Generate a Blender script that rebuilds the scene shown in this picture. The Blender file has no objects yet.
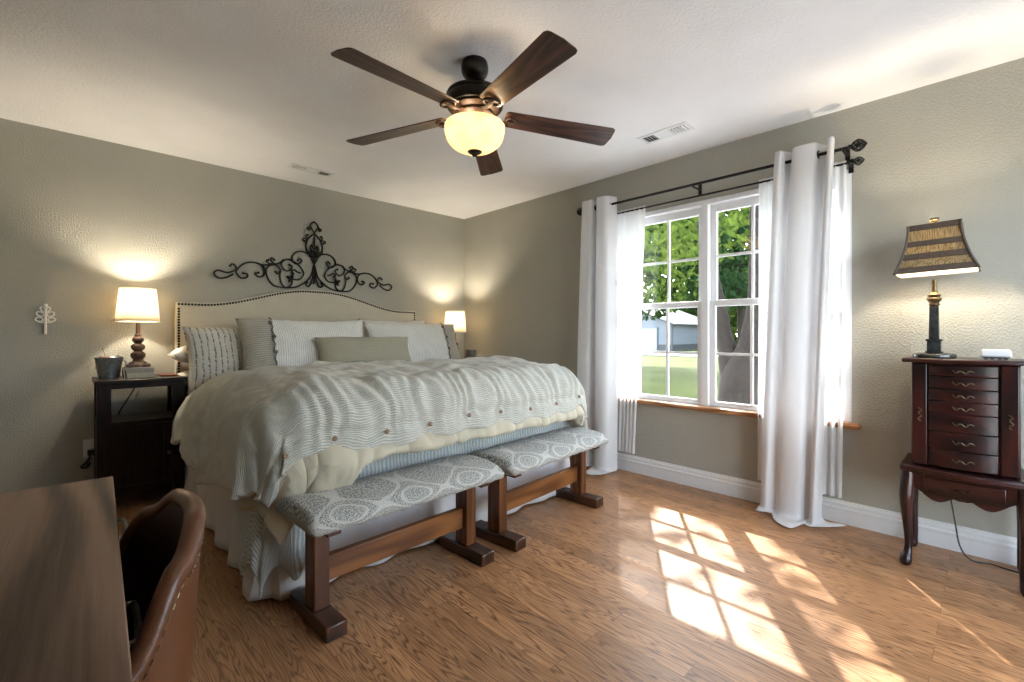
import bpy, bmesh, math, random
from mathutils import Vector, Matrix, noise

# ------------------------------------------------------------------ camera, world, sun, exposure
scene = bpy.context.scene
COL = scene.collection
PI = math.pi

cam_data = bpy.data.cameras.new('camera')
cam_data.sensor_width = 36.0
cam_data.lens = 460.0 / 1024.0 * 36.0
cam_data.shift_y = -7.0 / 1024.0
cam_data.clip_start = 0.05
cam_data.clip_end = 400.0
cam = bpy.data.objects.new('camera', cam_data)
COL.objects.link(cam)
cam.location = (-3.2928, -4.2081, 1.1149)
cam.rotation_euler = (math.radians(90), 0, math.radians(46 - 90))
scene.camera = cam

world = bpy.data.worlds.new('world')
scene.world = world
world.use_nodes = True
wn = world.node_tree
wn.nodes.clear()
w_out = wn.nodes.new('ShaderNodeOutputWorld')
w_bg = wn.nodes.new('ShaderNodeBackground')
w_sky = wn.nodes.new('ShaderNodeTexSky')
w_sky.sky_type = 'NISHITA'
w_sky.sun_disc = False
w_sky.sun_elevation = math.radians(45)
w_sky.sun_rotation = math.radians(56)
w_bg.inputs['Strength'].default_value = 1.0
w_hs = wn.nodes.new('ShaderNodeHueSaturation')
w_hs.inputs['Saturation'].default_value = 0.5
wn.links.new(w_sky.outputs[0], w_hs.inputs['Color'])
wn.links.new(w_hs.outputs[0], w_bg.inputs['Color'])
wn.links.new(w_bg.outputs[0], w_out.inputs['Surface'])

SUN_DIR = Vector((0.83, 0.55, 1.0)).normalized()          # towards the sun
sun_data = bpy.data.lights.new('sun', 'SUN')
sun_data.energy = 7.5
sun_data.angle = math.radians(0.55)
sun_data.color = (1.0, 0.95, 0.88)
sun = bpy.data.objects.new('sun', sun_data)
COL.objects.link(sun)
sun.location = (8, 5, 10)
sun.rotation_euler = SUN_DIR.to_track_quat('Z', 'Y').to_euler()

def portal(loc, rot, sx, sy):
    l = bpy.data.lights.new('window_portal', 'AREA')
    l.shape = 'RECTANGLE'; l.size = sx; l.size_y = sy
    l.cycles.is_portal = True
    o = bpy.data.objects.new('window_portal', l)
    COL.objects.link(o); o.location = loc; o.rotation_euler = rot
portal((0.2, -2.79, 1.32), (0, math.radians(90), 0), 1.6, 1.8)
portal((-1.2, -5.22, 1.13), (math.radians(90), 0, 0), 1.9, 2.1)

scene.view_settings.view_transform = 'Standard'
scene.view_settings.look = 'None'
scene.view_settings.exposure = 1.17
scene.view_settings.gamma = 1.0
scene.view_settings.use_curve_mapping = False
scene.cycles.max_bounces = 10
scene.cycles.diffuse_bounces = 6
scene.cycles.transparent_max_bounces = 16
scene.cycles.sample_clamp_indirect = 6.0
scene.cycles.caustics_reflective = False
scene.cycles.caustics_refractive = False

ROOM_H = 2.44
X_LEFT, Y_FRONT = -3.92, -5.05

# ------------------------------------------------------------------ helpers
def srgb(r, g, b):
    def f(c):
        c /= 255.0
        return c / 12.92 if c <= 0.04045 else ((c + 0.055) / 1.055) ** 2.4
    return (f(r), f(g), f(b), 1.0)

def cr(pts, n=8, closed=False):
    """Catmull-Rom through points (tuples of any length)."""
    P = [tuple(p) for p in pts]
    m = len(P)
    out = []
    rng = range(m if closed else m - 1)
    for i in rng:
        if closed:
            p0, p1, p2, p3 = P[(i - 1) % m], P[i], P[(i + 1) % m], P[(i + 2) % m]
        else:
            p1, p2 = P[i], P[i + 1]
            p0 = P[i - 1] if i > 0 else tuple(2 * a - b for a, b in zip(p1, p2))
            p3 = P[i + 2] if i + 2 < m else tuple(2 * b - a for a, b in zip(p1, p2))
        for k in range(n):
            t = k / n
            out.append(tuple(0.5 * (2 * b + (c - a) * t + (2 * a - 5 * b + 4 * c - d) * t * t + (3 * b - a - 3 * c + d) * t ** 3)
                             for a, b, c, d in zip(p0, p1, p2, p3)))
    if not closed:
        out.append(P[-1])
    return out

def interp(x, table):
    if x <= table[0][0]:
        return table[0][1]
    for (a, va), (b, vb) in zip(table, table[1:]):
        if x <= b:
            t = (x - a) / (b - a)
            t = t * t * (3 - 2 * t)
            return va + (vb - va) * t
    return table[-1][1]

def sstep(a, b, x):
    t = max(0.0, min(1.0, (x - a) / (b - a)))
    return t * t * (3 - 2 * t)

def nz(x, y, z=0.0):
    return noise.noise(Vector((x, y, z)))

class MB:
    def __init__(s):
        s.bm = bmesh.new()
        s.uv = s.bm.loops.layers.uv.new('UVMap')
    def box(s, x0, x1, y0, y1, z0, z1, rot=None, taper=None):
        vs = []
        cx, cy, cz = (x0 + x1) / 2, (y0 + y1) / 2, (z0 + z1) / 2
        for z in (z0, z1):
            k = taper if (taper and z == z1) else 1.0
            for (x, y) in ((x0, y0), (x1, y0), (x1, y1), (x0, y1)):
                p = Vector(((x - cx) * k + cx, (y - cy) * k + cy, z))
                if rot is not None:
                    p = rot @ (p - Vector((cx, cy, cz))) + Vector((cx, cy, cz))
                vs.append(s.bm.verts.new(p))
        for f in ((3, 2, 1, 0), (4, 5, 6, 7), (0, 1, 5, 4), (1, 2, 6, 5), (2, 3, 7, 6), (3, 0, 4, 7)):
            s.bm.faces.new([vs[i] for i in f])
        return s
    def prism(s, poly, a0, a1, axis='z'):
        """extrude a 2-D polygon (ccw) between a0 and a1 along axis."""
        def mk(p, a):
            if axis == 'z': return (p[0], p[1], a)
            if axis == 'y': return (p[0], a, p[1])
            return (a, p[0], p[1])
        A = [s.bm.verts.new(mk(p, a0)) for p in poly]
        B = [s.bm.verts.new(mk(p, a1)) for p in poly]
        n = len(poly)
        s.bm.faces.new(A[::-1]); s.bm.faces.new(B)
        for i in range(n):
            s.bm.faces.new((A[i], A[(i + 1) % n], B[(i + 1) % n], B[i]))
        return s
    def ring(s, pts):
        return [s.bm.verts.new(p) for p in pts]
    def bridge(s, A, B, closed=True):
        n = len(A)
        for i in range(n if closed else n - 1):
            s.bm.faces.new((A[i], A[(i + 1) % n], B[(i + 1) % n], B[i]))
    def tube(s, pts, r, n=8, cap=True, closed=False, up=Vector((0, 0, 1)), squash=1.0):
        P = [Vector(p[:3]) for p in pts]
        m = len(P)
        rings = []
        prev = None
        for i, p in enumerate(P):
            if closed:
                t = P[(i + 1) % m] - P[(i - 1) % m]
            else:
                t = P[min(i + 1, m - 1)] - P[max(i - 1, 0)]
            if t.length < 1e-9: t = Vector((0, 0, 1))
            t.normalize()
            if prev is None:
                u = up if abs(t.dot(up)) < 0.95 else Vector((1, 0, 0))
                a = t.cross(u).normalized()
            else:
                a = (prev - t * prev.dot(t))
                if a.length < 1e-6: a = t.orthogonal()
                a.normalize()
            prev = a
            b = t.cross(a)
            rr = r[i] if isinstance(r, (list, tuple)) else r
            rings.append(s.ring([p + a * (rr * math.cos(2 * PI * k / n)) + b * (rr * squash * math.sin(2 * PI * k / n)) for k in range(n)]))
        for A, B in zip(rings, rings[1:]):
            s.bridge(A, B)
        if closed:
            s.bridge(rings[-1], rings[0])
        elif cap:
            s.bm.faces.new(rings[0][::-1]); s.bm.faces.new(rings[-1])
        return s
    def cyl(s, p0, p1, r0, r1=None, n=20):
        return s.tube([p0, p1], [r0, r0 if r1 is None else r1], n)
    def lathe(s, prof, c=(0, 0, 0), n=28, cap0=True, cap1=True, sq=None):
        rings = []
        for (r, z) in prof:
            r = max(r, 1e-4)
            rings.append(s.ring([(c[0] + r * math.cos(2 * PI * k / n), c[1] + r * math.sin(2 * PI * k / n), c[2] + z) for k in range(n)]))
        for A, B in zip(rings, rings[1:]):
            s.bridge(A, B)
        if cap0: s.bm.faces.new(rings[0][::-1])
        if cap1: s.bm.faces.new(rings[-1])
        return s
    def ball(s, c, r, n=10, sz=1.0):
        prof = [(r * math.sin(PI * k / n), -r * sz * math.cos(PI * k / n)) for k in range(n + 1)]
        return s.lathe(prof, c, max(8, n + 2))
    def torus(s, c, R, r, axis='y', n=20, m=8):
        pts = []
        for k in range(n):
            a = 2 * PI * k / n
            u, v = R * math.cos(a), R * math.sin(a)
            pts.append({'x': (c[0], c[1] + u, c[2] + v), 'y': (c[0] + u, c[1], c[2] + v), 'z': (c[0] + u, c[1] + v, c[2])}[axis])
        return s.tube(pts, r, m, closed=True)
    def grid(s, fn, nu, nv, uv=None, wrap_u=False):
        V = []
        for j in range(nv + 1):
            V.append([s.bm.verts.new(fn(i / nu, j / nv)) for i in range(nu if wrap_u else nu + 1)])
        for j in range(nv):
            for i in range(nu):
                i2 = (i + 1) % nu if wrap_u else i + 1
                f = s.bm.faces.new((V[j][i], V[j][i2], V[j + 1][i2], V[j + 1][i]))
                if uv:
                    for l, (a, b) in zip(f.loops, ((i, j), (i + 1, j), (i + 1, j + 1), (i, j + 1))):
                        l[s.uv].uv = uv(a / nu, b / nv)
        return V
    def build(s, name, mat, parent=None, loc=None, smooth=True, bevel=0, segs=2, solid=0, soff=-1, sub=0, merge=0, angle=35, rot=None):
        """mesh authored in the parent's local space; with loc (no parent) the origin is put there."""
        if merge:
            bmesh.ops.remove_doubles(s.bm, verts=s.bm.verts, dist=merge)
        bmesh.ops.recalc_face_normals(s.bm, faces=s.bm.faces)
        me = bpy.data.meshes.new(name)
        if loc is not None and rot is None and parent is None:
            bmesh.ops.translate(s.bm, verts=s.bm.verts, vec=-Vector(loc))
        s.bm.to_mesh(me); s.bm.free()
        o = bpy.data.objects.new(name, me)
        COL.objects.link(o)
        if parent is not None:
            o.parent = parent
        if loc is not None: o.location = loc
        if rot is not None: o.rotation_euler = rot
        for m_ in (mat if isinstance(mat, (list, tuple)) else [mat]):
            me.materials.append(m_)
        if smooth:
            me.polygons.foreach_set('use_smooth', [True] * len(me.polygons))
            try: me.set_sharp_from_angle(angle=math.radians(angle))
            except Exception: pass
        if solid:
            m = o.modifiers.new('solid', 'SOLIDIFY'); m.thickness = solid; m.offset = soff
        if bevel:
            m = o.modifiers.new('bevel', 'BEVEL'); m.width = bevel; m.segments = segs
            m.limit_method = 'ANGLE'; m.angle_limit = math.radians(40)
        if sub:
            m = o.modifiers.new('sub', 'SUBSURF'); m.levels = sub; m.render_levels = sub
        return o

def tag(o, label, cat, group=None, kind=None):
    o['label'] = label; o['category'] = cat
    if group: o['group'] = group
    if kind: o['kind'] = kind
    return o

def thing(name, label, cat, loc=(0, 0, 0), rz=0, group=None):
    o = bpy.data.objects.new(name, None)
    o.empty_display_size = 0.1
    COL.objects.link(o)
    o.location = loc; o.rotation_euler = (0, 0, rz)
    return tag(o, label, cat, group)

def struct(o):
    o['kind'] = 'structure'
    return o

def copy_tree(o, parent=None):
    c = o.copy(); COL.objects.link(c)
    if parent is not None: c.parent = parent
    for ch in list(o.children): copy_tree(ch, c)
    return c

# ------------------------------------------------------------------ materials
class NT:
    def __init__(s, name):
        s.mat = bpy.data.materials.new(name)
        s.mat.use_nodes = True
        s.t = s.mat.node_tree
        s.t.nodes.clear()
        s.out = s.t.nodes.new('ShaderNodeOutputMaterial')
    def n(s, kind, **kw):
        nd = s.t.nodes.new(kind)
        for k, v in kw.items(): setattr(nd, k, v)
        return nd
    def l(s, a, b): s.t.links.new(a, b)
    def val(s, sock, v):
        if hasattr(v, 'is_linked') or hasattr(v, 'links'): s.l(v, sock)
        else: sock.default_value = v
    def math(s, op, a, b=None, c=None):
        nd = s.n('ShaderNodeMath', operation=op)
        s.val(nd.inputs[0], a)
        if b is not None: s.val(nd.inputs[1], b)
        if c is not None: s.val(nd.inputs[2], c)
        return nd.outputs[0]
    def coord(s, kind='Object', scale=(1, 1, 1), rot=(0, 0, 0), loc=(0, 0, 0)):
        tc = s.n('ShaderNodeTexCoord')
        mp = s.n('ShaderNodeMapping')
        mp.inputs['Scale'].default_value = scale
        mp.inputs['Rotation'].default_value = rot
        mp.inputs['Location'].default_value = loc
        s.l(tc.outputs[kind], mp.inputs['Vector'])
        return mp.outputs[0]
    def noise(s, vec, scale, detail=3, rough=0.55, dist=0.0):
        nd = s.n('ShaderNodeTexNoise')
        s.val(nd.inputs['Vector'], vec)
        nd.inputs['Scale'].default_value = scale
        nd.inputs['Detail'].default_value = detail
        nd.inputs['Roughness'].default_value = rough
        nd.inputs['Distortion'].default_value = dist
        return nd.outputs['Fac']
    def ramp(s, fac, stops, interp='LINEAR'):
        nd = s.n('ShaderNodeValToRGB')
        cr_ = nd.color_ramp
        cr_.interpolation = interp
        while len(cr_.elements) > 1: cr_.elements.remove(cr_.elements[0])
        cr_.elements[0].position = stops[0][0]; cr_.elements[0].color = stops[0][1]
        for p, c in stops[1:]:
            e = cr_.elements.new(p); e.color = c
        s.val(nd.inputs[0], fac)
        return nd.outputs[0]
    def mix(s, fac, a, b, mode='MIX'):
        nd = s.n('ShaderNodeMix', data_type='RGBA', blend_type=mode)
        s.val(nd.inputs[0], fac); s.val(nd.inputs[6], a); s.val(nd.inputs[7], b)
        return nd.outputs[2]
    def bump(s, h, strength=0.3, dist=0.01, normal=None):
        nd = s.n('ShaderNodeBump')
        nd.inputs['Strength'].default_value = strength
        nd.inputs['Distance'].default_value = dist
        s.val(nd.inputs['Height'], h)
        if normal is not None: s.l(normal, nd.inputs['Normal'])
        return nd.outputs[0]
    def bsdf(s, col, rough=0.5, metal=0.0, normal=None, spec=0.5, sheen=0.0, coat=0.0):
        b = s.n('ShaderNodeBsdfPrincipled')
        s.val(b.inputs['Base Color'], col)
        s.val(b.inputs['Roughness'], rough)
        b.inputs['Metallic'].default_value = metal
        b.inputs['Specular IOR Level'].default_value = spec
        b.inputs['Sheen Weight'].default_value = sheen
        b.inputs['Coat Weight'].default_value = coat
        if normal is not None: s.l(normal, b.inputs['Normal'])
        return b.outputs[0]
    def done(s, shader):
        s.l(shader, s.out.inputs['Surface'])
        return s.mat

def simple(name, rgb, rough=0.5, metal=0.0, spec=0.5, nscale=40, nvar=0.12, bumps=0.05, coat=0.0):
    t = NT(name)
    v = t.coord('Object')
    f = t.noise(v, nscale, 4)
    c = srgb(*rgb)
    lo = tuple(x * (1 - nvar) for x in c[:3]) + (1,)
    hi = tuple(min(1, x * (1 + nvar)) for x in c[:3]) + (1,)
    col = t.ramp(f, [(0.3, lo), (0.7, hi)])
    return t.done(t.bsdf(col, rough, metal, t.bump(f, bumps, 0.004) if bumps else None, spec, coat=coat))

def plaster(name, rgb, scale=55, strength=0.35, rough=0.75, dist=0.006):
    t = NT(name)
    v = t.coord('Object')
    a = t.noise(v, scale, 3, 0.5)
    b = t.noise(v, 3.0, 2)
    h = t.ramp(a, [(0.42, (0, 0, 0, 1)), (0.6, (1, 1, 1, 1))])
    c = srgb(*rgb)
    col = t.ramp(b, [(0.2, tuple(x * 0.96 for x in c[:3]) + (1,)), (0.8, tuple(x * 1.04 for x in c[:3]) + (1,))])
    return t.done(t.bsdf(col, rough, 0, t.bump(h, strength, dist), 0.35))

def wood(name, dark, mid, light, axis='x', rough=0.35, gscale=1.0, coat=0.0, ring=10.0, spec=0.5, lo=0.15, hi=0.85, wob=0.3):
    """wood with grain along the given local axis: contour lines of a stretched noise."""
    t = NT(name)
    st = {'x': (0.7, 6, 6), 'y': (6, 0.7, 6), 'z': (6, 6, 0.7)}[axis]
    fi = {'x': (4, 130, 130), 'y': (130, 4, 130), 'z': (130, 130, 4)}[axis]
    v = t.coord('Object', tuple(a * gscale for a in st))
    a = t.noise(v, 1.0, 2, 0.45, wob)
    s = t.math('SINE', t.math('MULTIPLY', a, ring * 6.283))
    s = t.math('MULTIPLY_ADD', s, 0.5, 0.5)
    v2 = t.coord('Object', fi)
    f = t.noise(v2, 1.0, 3, 0.6)
    g = t.math('ADD', t.math('MULTIPLY', s, 0.55), t.math('MULTIPLY', f, 0.45))
    col = t.ramp(g, [(lo, srgb(*dark)), (0.5, srgb(*mid)), (hi, srgb(*light))])
    return t.done(t.bsdf(col, rough, 0, t.bump(f, 0.12, 0.003), spec, coat=coat))

def fabric(name, rgb, rgb2=None, stripe=None, weave=600, rough=0.9, wr=0.4, coords='UV', stripe_axis='u', duty=(0.4, 0.6), sbump=0.25, distort=0.0):
    """cloth with a weave bump; stripe = stripes per metre across the UV direction."""
    t = NT(name)
    v = t.coord(coords)
    big = t.noise(v, 9.0, 4, 0.6)
    wv = t.noise(v, weave, 2)
    c = srgb(*rgb)
    col = t.ramp(big, [(0.25, tuple(x * 0.93 for x in c[:3]) + (1,)), (0.75, tuple(min(1, x * 1.05) for x in c[:3]) + (1,))])
    h = t.math('MULTIPLY', wv, 0.4)
    if stripe:
        sx = t.n('ShaderNodeSeparateXYZ'); t.l(v, sx.inputs[0])
        u = sx.outputs[0] if stripe_axis == 'u' else sx.outputs[1]
        if distort:
            u = t.math('ADD', u, t.math('MULTIPLY', t.noise(v, 14, 3), distort))
        w = t.math('MULTIPLY_ADD', t.math('SINE', t.math('MULTIPLY', u, stripe * 6.283)), 0.5, 0.5)
        br = t.noise(v, 60, 3)
        w2 = t.math('MULTIPLY', w, t.math('MULTIPLY_ADD', br, 1.2, 0.3))
        m = t.ramp(w2, [(duty[0], (0, 0, 0, 1)), (duty[1], (1, 1, 1, 1))])
        col = t.mix(m, col, srgb(*(rgb2 or rgb)))
        h = t.math('ADD', h, t.math('MULTIPLY', w2, sbump))
    h = t.math('ADD', h, t.math('MULTIPLY', big, wr))
    return t.done(t.bsdf(col, rough, 0, t.bump(h, 0.5, 0.006), 0.2, sheen=0.15))

M = {}
M['wall'] = plaster('wall_paint', (171, 169, 158), 105, 0.42)
M['ceiling'] = plaster('ceiling_paint', (238, 238, 238), 85, 0.3)
M['trim_white'] = simple('white_trim', (226, 227, 226), 0.4, nvar=0.02, bumps=0.0)
M['vinyl'] = simple('white_vinyl', (232, 234, 236), 0.35, nvar=0.02, bumps=0.0)
M['oak_sill'] = wood('oak_sill', (128, 82, 48), (170, 116, 74), (196, 145, 100), 'y', 0.4)
M['cherry'] = wood('cherry_bench', (70, 38, 18), (98, 58, 28), (120, 74, 38), 'z', 0.32, 0.7)
M['cherry_y'] = wood('cherry_bench_rail', (84, 48, 23), (116, 72, 36), (138, 90, 48), 'x', 0.32, 0.7)
M['cherry_dark'] = wood('cherry_bench_foot', (42, 24, 15), (64, 38, 22), (86, 52, 31), 'y', 0.3, 0.7)
M['mahogany'] = wood('mahogany', (20, 9, 9), (38, 16, 15), (58, 24, 21), 'y', 0.28, 0.8, coat=0.1)
M['mahogany_z'] = wood('mahogany_upright', (20, 9, 9), (38, 16, 14), (60, 24, 20), 'z', 0.28, 0.8, coat=0.1)
M['espresso'] = wood('espresso_wood', (16, 8, 7), (27, 13, 10), (40, 20, 15), 'z', 0.4, spec=0.3)
M['espresso_x'] = wood('espresso_top', (16, 9, 8), (26, 14, 11), (38, 21, 17), 'x', 0.35, spec=0.3)
M['desk'] = wood('walnut_desk', (64, 46, 35), (114, 88, 71), (138, 112, 94), 'y', 0.5, 0.42, ring=13, spec=0.3, lo=0.2, hi=0.75, wob=0.7)
M['desk_dark'] = wood('walnut_desk_side', (50, 36, 28), (76, 57, 45), (98, 76, 62), 'y', 0.5)
M['blade'] = wood('fan_blade_wood', (44, 26, 20), (72, 44, 34), (92, 58, 45), 'x', 0.32, 1.0)
M['lamp_wood'] = wood('lamp_turned_wood', (52, 34, 24), (86, 60, 44), (112, 82, 62), 'z', 0.45)
M['bronze'] = simple('dark_bronze', (42, 36, 32), 0.38, 0.7, nvar=0.2)
M['copper'] = simple('brushed_copper_band', (66, 48, 38), 0.5, 0.5, nvar=0.2)
M['iron'] = simple('black_iron', (34, 34, 34), 0.45, 0.6, nvar=0.2)
M['pewter'] = simple('pewter', (112, 106, 98), 0.35, 0.9)
M['brass_old'] = simple('old_brass', (104, 88, 64), 0.35, 0.8, nvar=0.25)
M['silver_pull'] = simple('silver_pull', (118, 104, 86), 0.4, 0.9)
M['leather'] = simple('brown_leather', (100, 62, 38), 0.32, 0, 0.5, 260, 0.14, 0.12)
M['leather_shaded'] = simple('shaded_leather', (62, 42, 34), 0.5, 0, 0.4, 260, 0.14, 0.12)  # darker copy of the leather: shade inside the shell put into the colour
M['black'] = simple('black_plastic', (20, 19, 19), 0.4, nvar=0.1, bumps=0)
M['plastic_white'] = simple('white_plastic', (226, 227, 230), 0.35, nvar=0.02, bumps=0)
M['grey_plastic'] = simple('grey_plastic', (60, 62, 66), 0.4, nvar=0.02, bumps=0)
M['marble_dark'] = simple('dark_marble', (44, 46, 46), 0.25, 0, 0.5, 30, 0.7, 0.0, coat=0.3)
M['galv'] = simple('galvanized_metal', (126, 132, 134), 0.4, 0.75, nscale=70, nvar=0.35)
M['tin'] = simple('tin_can_metal', (132, 132, 124), 0.4, 0.8, nscale=30)
M['cast_white'] = simple('painted_cast_metal', (238, 235, 226), 0.5, 0.1, nvar=0.08)
M['book_a'] = simple('grey_cover', (150, 144, 132), 0.6)
M['book_b'] = simple('cream_cover', (188, 178, 158), 0.6)
M['paper'] = simple('paper', (214, 206, 190), 0.8)
M['red_wood'] = simple('red_brown_cover', (122, 58, 36), 0.4)
M['item_red'] = simple('red_plastic', (150, 62, 48), 0.4)
M['item_tan'] = simple('tan_card', (150, 108, 74), 0.6)
M['linen'] = fabric('headboard_linen', (194, 188, 170), weave=420, coords='Object', wr=0.15)
M['duvet'] = fabric('duvet_cotton', (208, 208, 198), (176, 177, 167), 88, stripe_axis='v', duty=(0.35, 0.8), sbump=0.9, distort=0.02)
M['comforter'] = fabric('comforter_sateen', (198, 190, 168), weave=500, rough=0.6, wr=0.5)
M['quilt'] = fabric('quilt_ruched', (206, 208, 204), (166, 176, 178), 46, stripe_axis='u', duty=(0.35, 0.7), sbump=1.2, distort=0.03)
M['quilt_back'] = fabric('quilt_stripe', (206, 204, 196), (150, 146, 138), 40, stripe_axis='v', duty=(0.5, 0.75))
M['skirt'] = fabric('bed_skirt_cotton', (216, 214, 212), weave=500, wr=0.2)
M['sheet'] = fabric('grey_sheet', (176, 174, 166), weave=500, wr=0.4)
M['sham'] = fabric('sham_seersucker', (228, 228, 224), (202, 202, 197), 62, stripe_axis='u', duty=(0.4, 0.75), sbump=0.8, distort=0.018)
M['sham_band'] = fabric('sham_band', (178, 175, 164), (156, 152, 142), 60, stripe_axis='v', duty=(0.4, 0.75), sbump=0.8, distort=0.02)
M['sham_line'] = fabric('sham_lines', (198, 194, 184), (112, 106, 98), 26, stripe_axis='u', duty=(0.74, 0.92), sbump=0.6, distort=0.022)
M['lumbar'] = fabric('lumbar_linen', (168, 164, 146), (154, 150, 134), 60, stripe_axis='v', duty=(0.4, 0.8), sbump=0.5, distort=0.01)
M['pillow_white'] = fabric('white_pillowcase', (222, 219, 212), weave=500, wr=0.5)
M['button'] = simple('wooden_button', (140, 112, 88), 0.5)
M['cord_dark'] = simple('button_thread', (96, 88, 80), 0.7)

def bench_fabric():
    t = NT('bench_upholstery')
    v = t.coord('UV')
    sx = t.n('ShaderNodeSeparateXYZ'); t.l(v, sx.inputs[0])
    u, w = sx.outputs[0], sx.outputs[1]
    wob = t.noise(v, 9, 2)
    # ogee lattice: |sin| curves in thick cream lines with rings inside
    a = t.math('MULTIPLY', u, 6.283 * 3.4)
    b = t.math('MULTIPLY', w, 6.283 * 3.6)
    g = t.math('ADD', t.math('COSINE', a), t.math('COSINE', b))
    g = t.math('ADD', g, t.math('MULTIPLY', wob, 1.1))
    ln = t.math('ABSOLUTE', t.math('SUBTRACT', t.math('ABSOLUTE', g), 0.55))
    line = t.ramp(ln, [(0.12, (1, 1, 1, 1)), (0.22, (0, 0, 0, 1))])
    speck = t.noise(v, 150, 2, 0.6)
    sp = t.ramp(speck, [(0.46, (0, 0, 0, 1)), (0.56, (1, 1, 1, 1))])
    base = t.mix(sp, srgb(106, 108, 106), srgb(192, 192, 184))
    ring2 = t.math('MULTIPLY_ADD', t.math('SINE', t.math('MULTIPLY', g, 22.0)), 0.16, 0.16)
    base = t.mix(ring2, base, srgb(196, 196, 188))
    col = t.mix(t.math('MULTIPLY', line, 0.62), base, srgb(208, 207, 199))
    return t.done(t.bsdf(col, 0.92, 0, t.bump(speck, 0.4, 0.004), 0.15, sheen=0.1))
M['bench'] = bench_fabric()

def floor_mat():
    t = NT('oak_laminate')
    v = t.coord('Object', (1, 1, 1), (0, 0, math.radians(90)))
    br = t.n('ShaderNodeTexBrick')
    br.offset = 0.37; br.offset_frequency = 2
    br.inputs['Color1'].default_value = (0, 0, 0, 1)
    br.inputs['Color2'].default_value = (1, 1, 1, 1)
    br.inputs['Mortar'].default_value = (0.5, 0.5, 0.5, 1)
    br.inputs['Scale'].default_value = 1.0
    br.inputs['Mortar Size'].default_value = 0.0012
    br.inputs['Mortar Smooth'].default_value = 0.1
    br.inputs['Brick Width'].default_value = 0.88
    br.inputs['Row Height'].default_value = 0.0975
    t.l(v, br.inputs['Vector'])
    sep = t.n('ShaderNodeSeparateColor'); t.l(br.outputs['Color'], sep.inputs[0])
    rnd = sep.outputs[0]
    off = t.n('ShaderNodeCombineXYZ')
    t.l(t.math('MULTIPLY', rnd, 37.0), off.inputs[0]); t.l(t.math('MULTIPLY', rnd, 91.0), off.inputs[2])
    def shifted(scale):
        mp = t.n('ShaderNodeMapping'); mp.inputs['Scale'].default_value = scale
        t.l(v, mp.inputs['Vector'])
        ad = t.n('ShaderNodeVectorMath', operation='ADD')
        t.l(mp.outputs[0], ad.inputs[0]); t.l(off.outputs[0], ad.inputs[1])
        return ad.outputs[0]
    a = t.noise(shifted((1.4, 14.0, 1)), 1.0, 2, 0.4, 0.2)
    s = t.math('MULTIPLY_ADD', t.math('SINE', t.math('MULTIPLY', a, 6.283 * 22)), 0.5, 0.5)
    s = t.math('POWER', s, 2.6)
    f = t.noise(shifted((9, 260, 1)), 1.0, 3, 0.65)
    fine = t.ramp(f, [(0.38, (0, 0, 0, 1)), (0.62, (1, 1, 1, 1))])
    g = t.math('ADD', t.math('MULTIPLY', s, 0.5), t.math('MULTIPLY', fine, 0.42))
    col = t.ramp(g, [(0.0, srgb(190, 145, 103)), (0.45, srgb(162, 117, 79)), (0.9, srgb(98, 65, 42))])
    tone = t.ramp(rnd, [(0.0, (0.80, 0.78, 0.76, 1)), (1.0, (1.16, 1.15, 1.12, 1))])
    col = t.mix(1.0, col, tone, 'MULTIPLY')
    col = t.mix(t.math('MULTIPLY', br.outputs['Fac'], 0.6), col, srgb(96, 64, 42))
    rough = t.math('MULTIPLY_ADD', f, 0.14, 0.28)
    h = t.math('SUBTRACT', t.math('MULTIPLY', fine, -0.15), br.outputs['Fac'])
    return t.done(t.bsdf(col, rough, 0, t.bump(h, 0.15, 0.002), 0.5))
M['floor'] = floor_mat()

def curtain_mat(name, rgb, transp, transl=0.5, stripe=0):
    t = NT(name)
    v = t.coord('Object')
    wv = t.noise(v, 300, 2)
    nrm = t.bump(wv, 0.1, 0.002)
    d = t.n('ShaderNodeBsdfDiffuse'); d.inputs[0].default_value = srgb(*rgb); t.l(nrm, d.inputs['Normal'])
    tr = t.n('ShaderNodeBsdfTranslucent'); tr.inputs[0].default_value = srgb(*rgb)
    m1 = t.n('ShaderNodeMixShader'); m1.inputs[0].default_value = transl
    t.l(d.outputs[0], m1.inputs[1]); t.l(tr.outputs[0], m1.inputs[2])
    res = m1.outputs[0]
    if transp:
        tp = t.n('ShaderNodeBsdfTransparent')
        m2 = t.n('ShaderNodeMixShader'); m2.inputs[0].default_value = transp
        t.l(res, m2.inputs[1]); t.l(tp.outputs[0], m2.inputs[2])
        res = m2.outputs[0]
    return t.done(res)
M['drape'] = curtain_mat('white_drape', (240, 240, 241), 0.0, 0.36)
M['sheer'] = curtain_mat('white_sheer', (240, 240, 240), 0.10, 0.36)
M['shade'] = curtain_mat('cream_lamp_shade', (243, 234, 216), 0.0, 0.66)
M['shade_lining'] = curtain_mat('shade_lining', (240, 232, 214), 0.0, 0.3)

def emit(name, rgb, strength, mixin=0.5, base=(230, 200, 150)):
    t = NT(name)
    e = t.n('ShaderNodeEmission'); e.inputs[0].default_value = srgb(*rgb); e.inputs[1].default_value = strength
    b = t.bsdf(srgb(*base), 0.25)
    a = t.n('ShaderNodeAddShader')
    t.l(e.outputs[0], a.inputs[0]); t.l(b, a.inputs[1])
    return t.done(a.outputs[0])
M['bulb'] = emit('lit_bulb', (255, 214, 150), 6.0)

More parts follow.
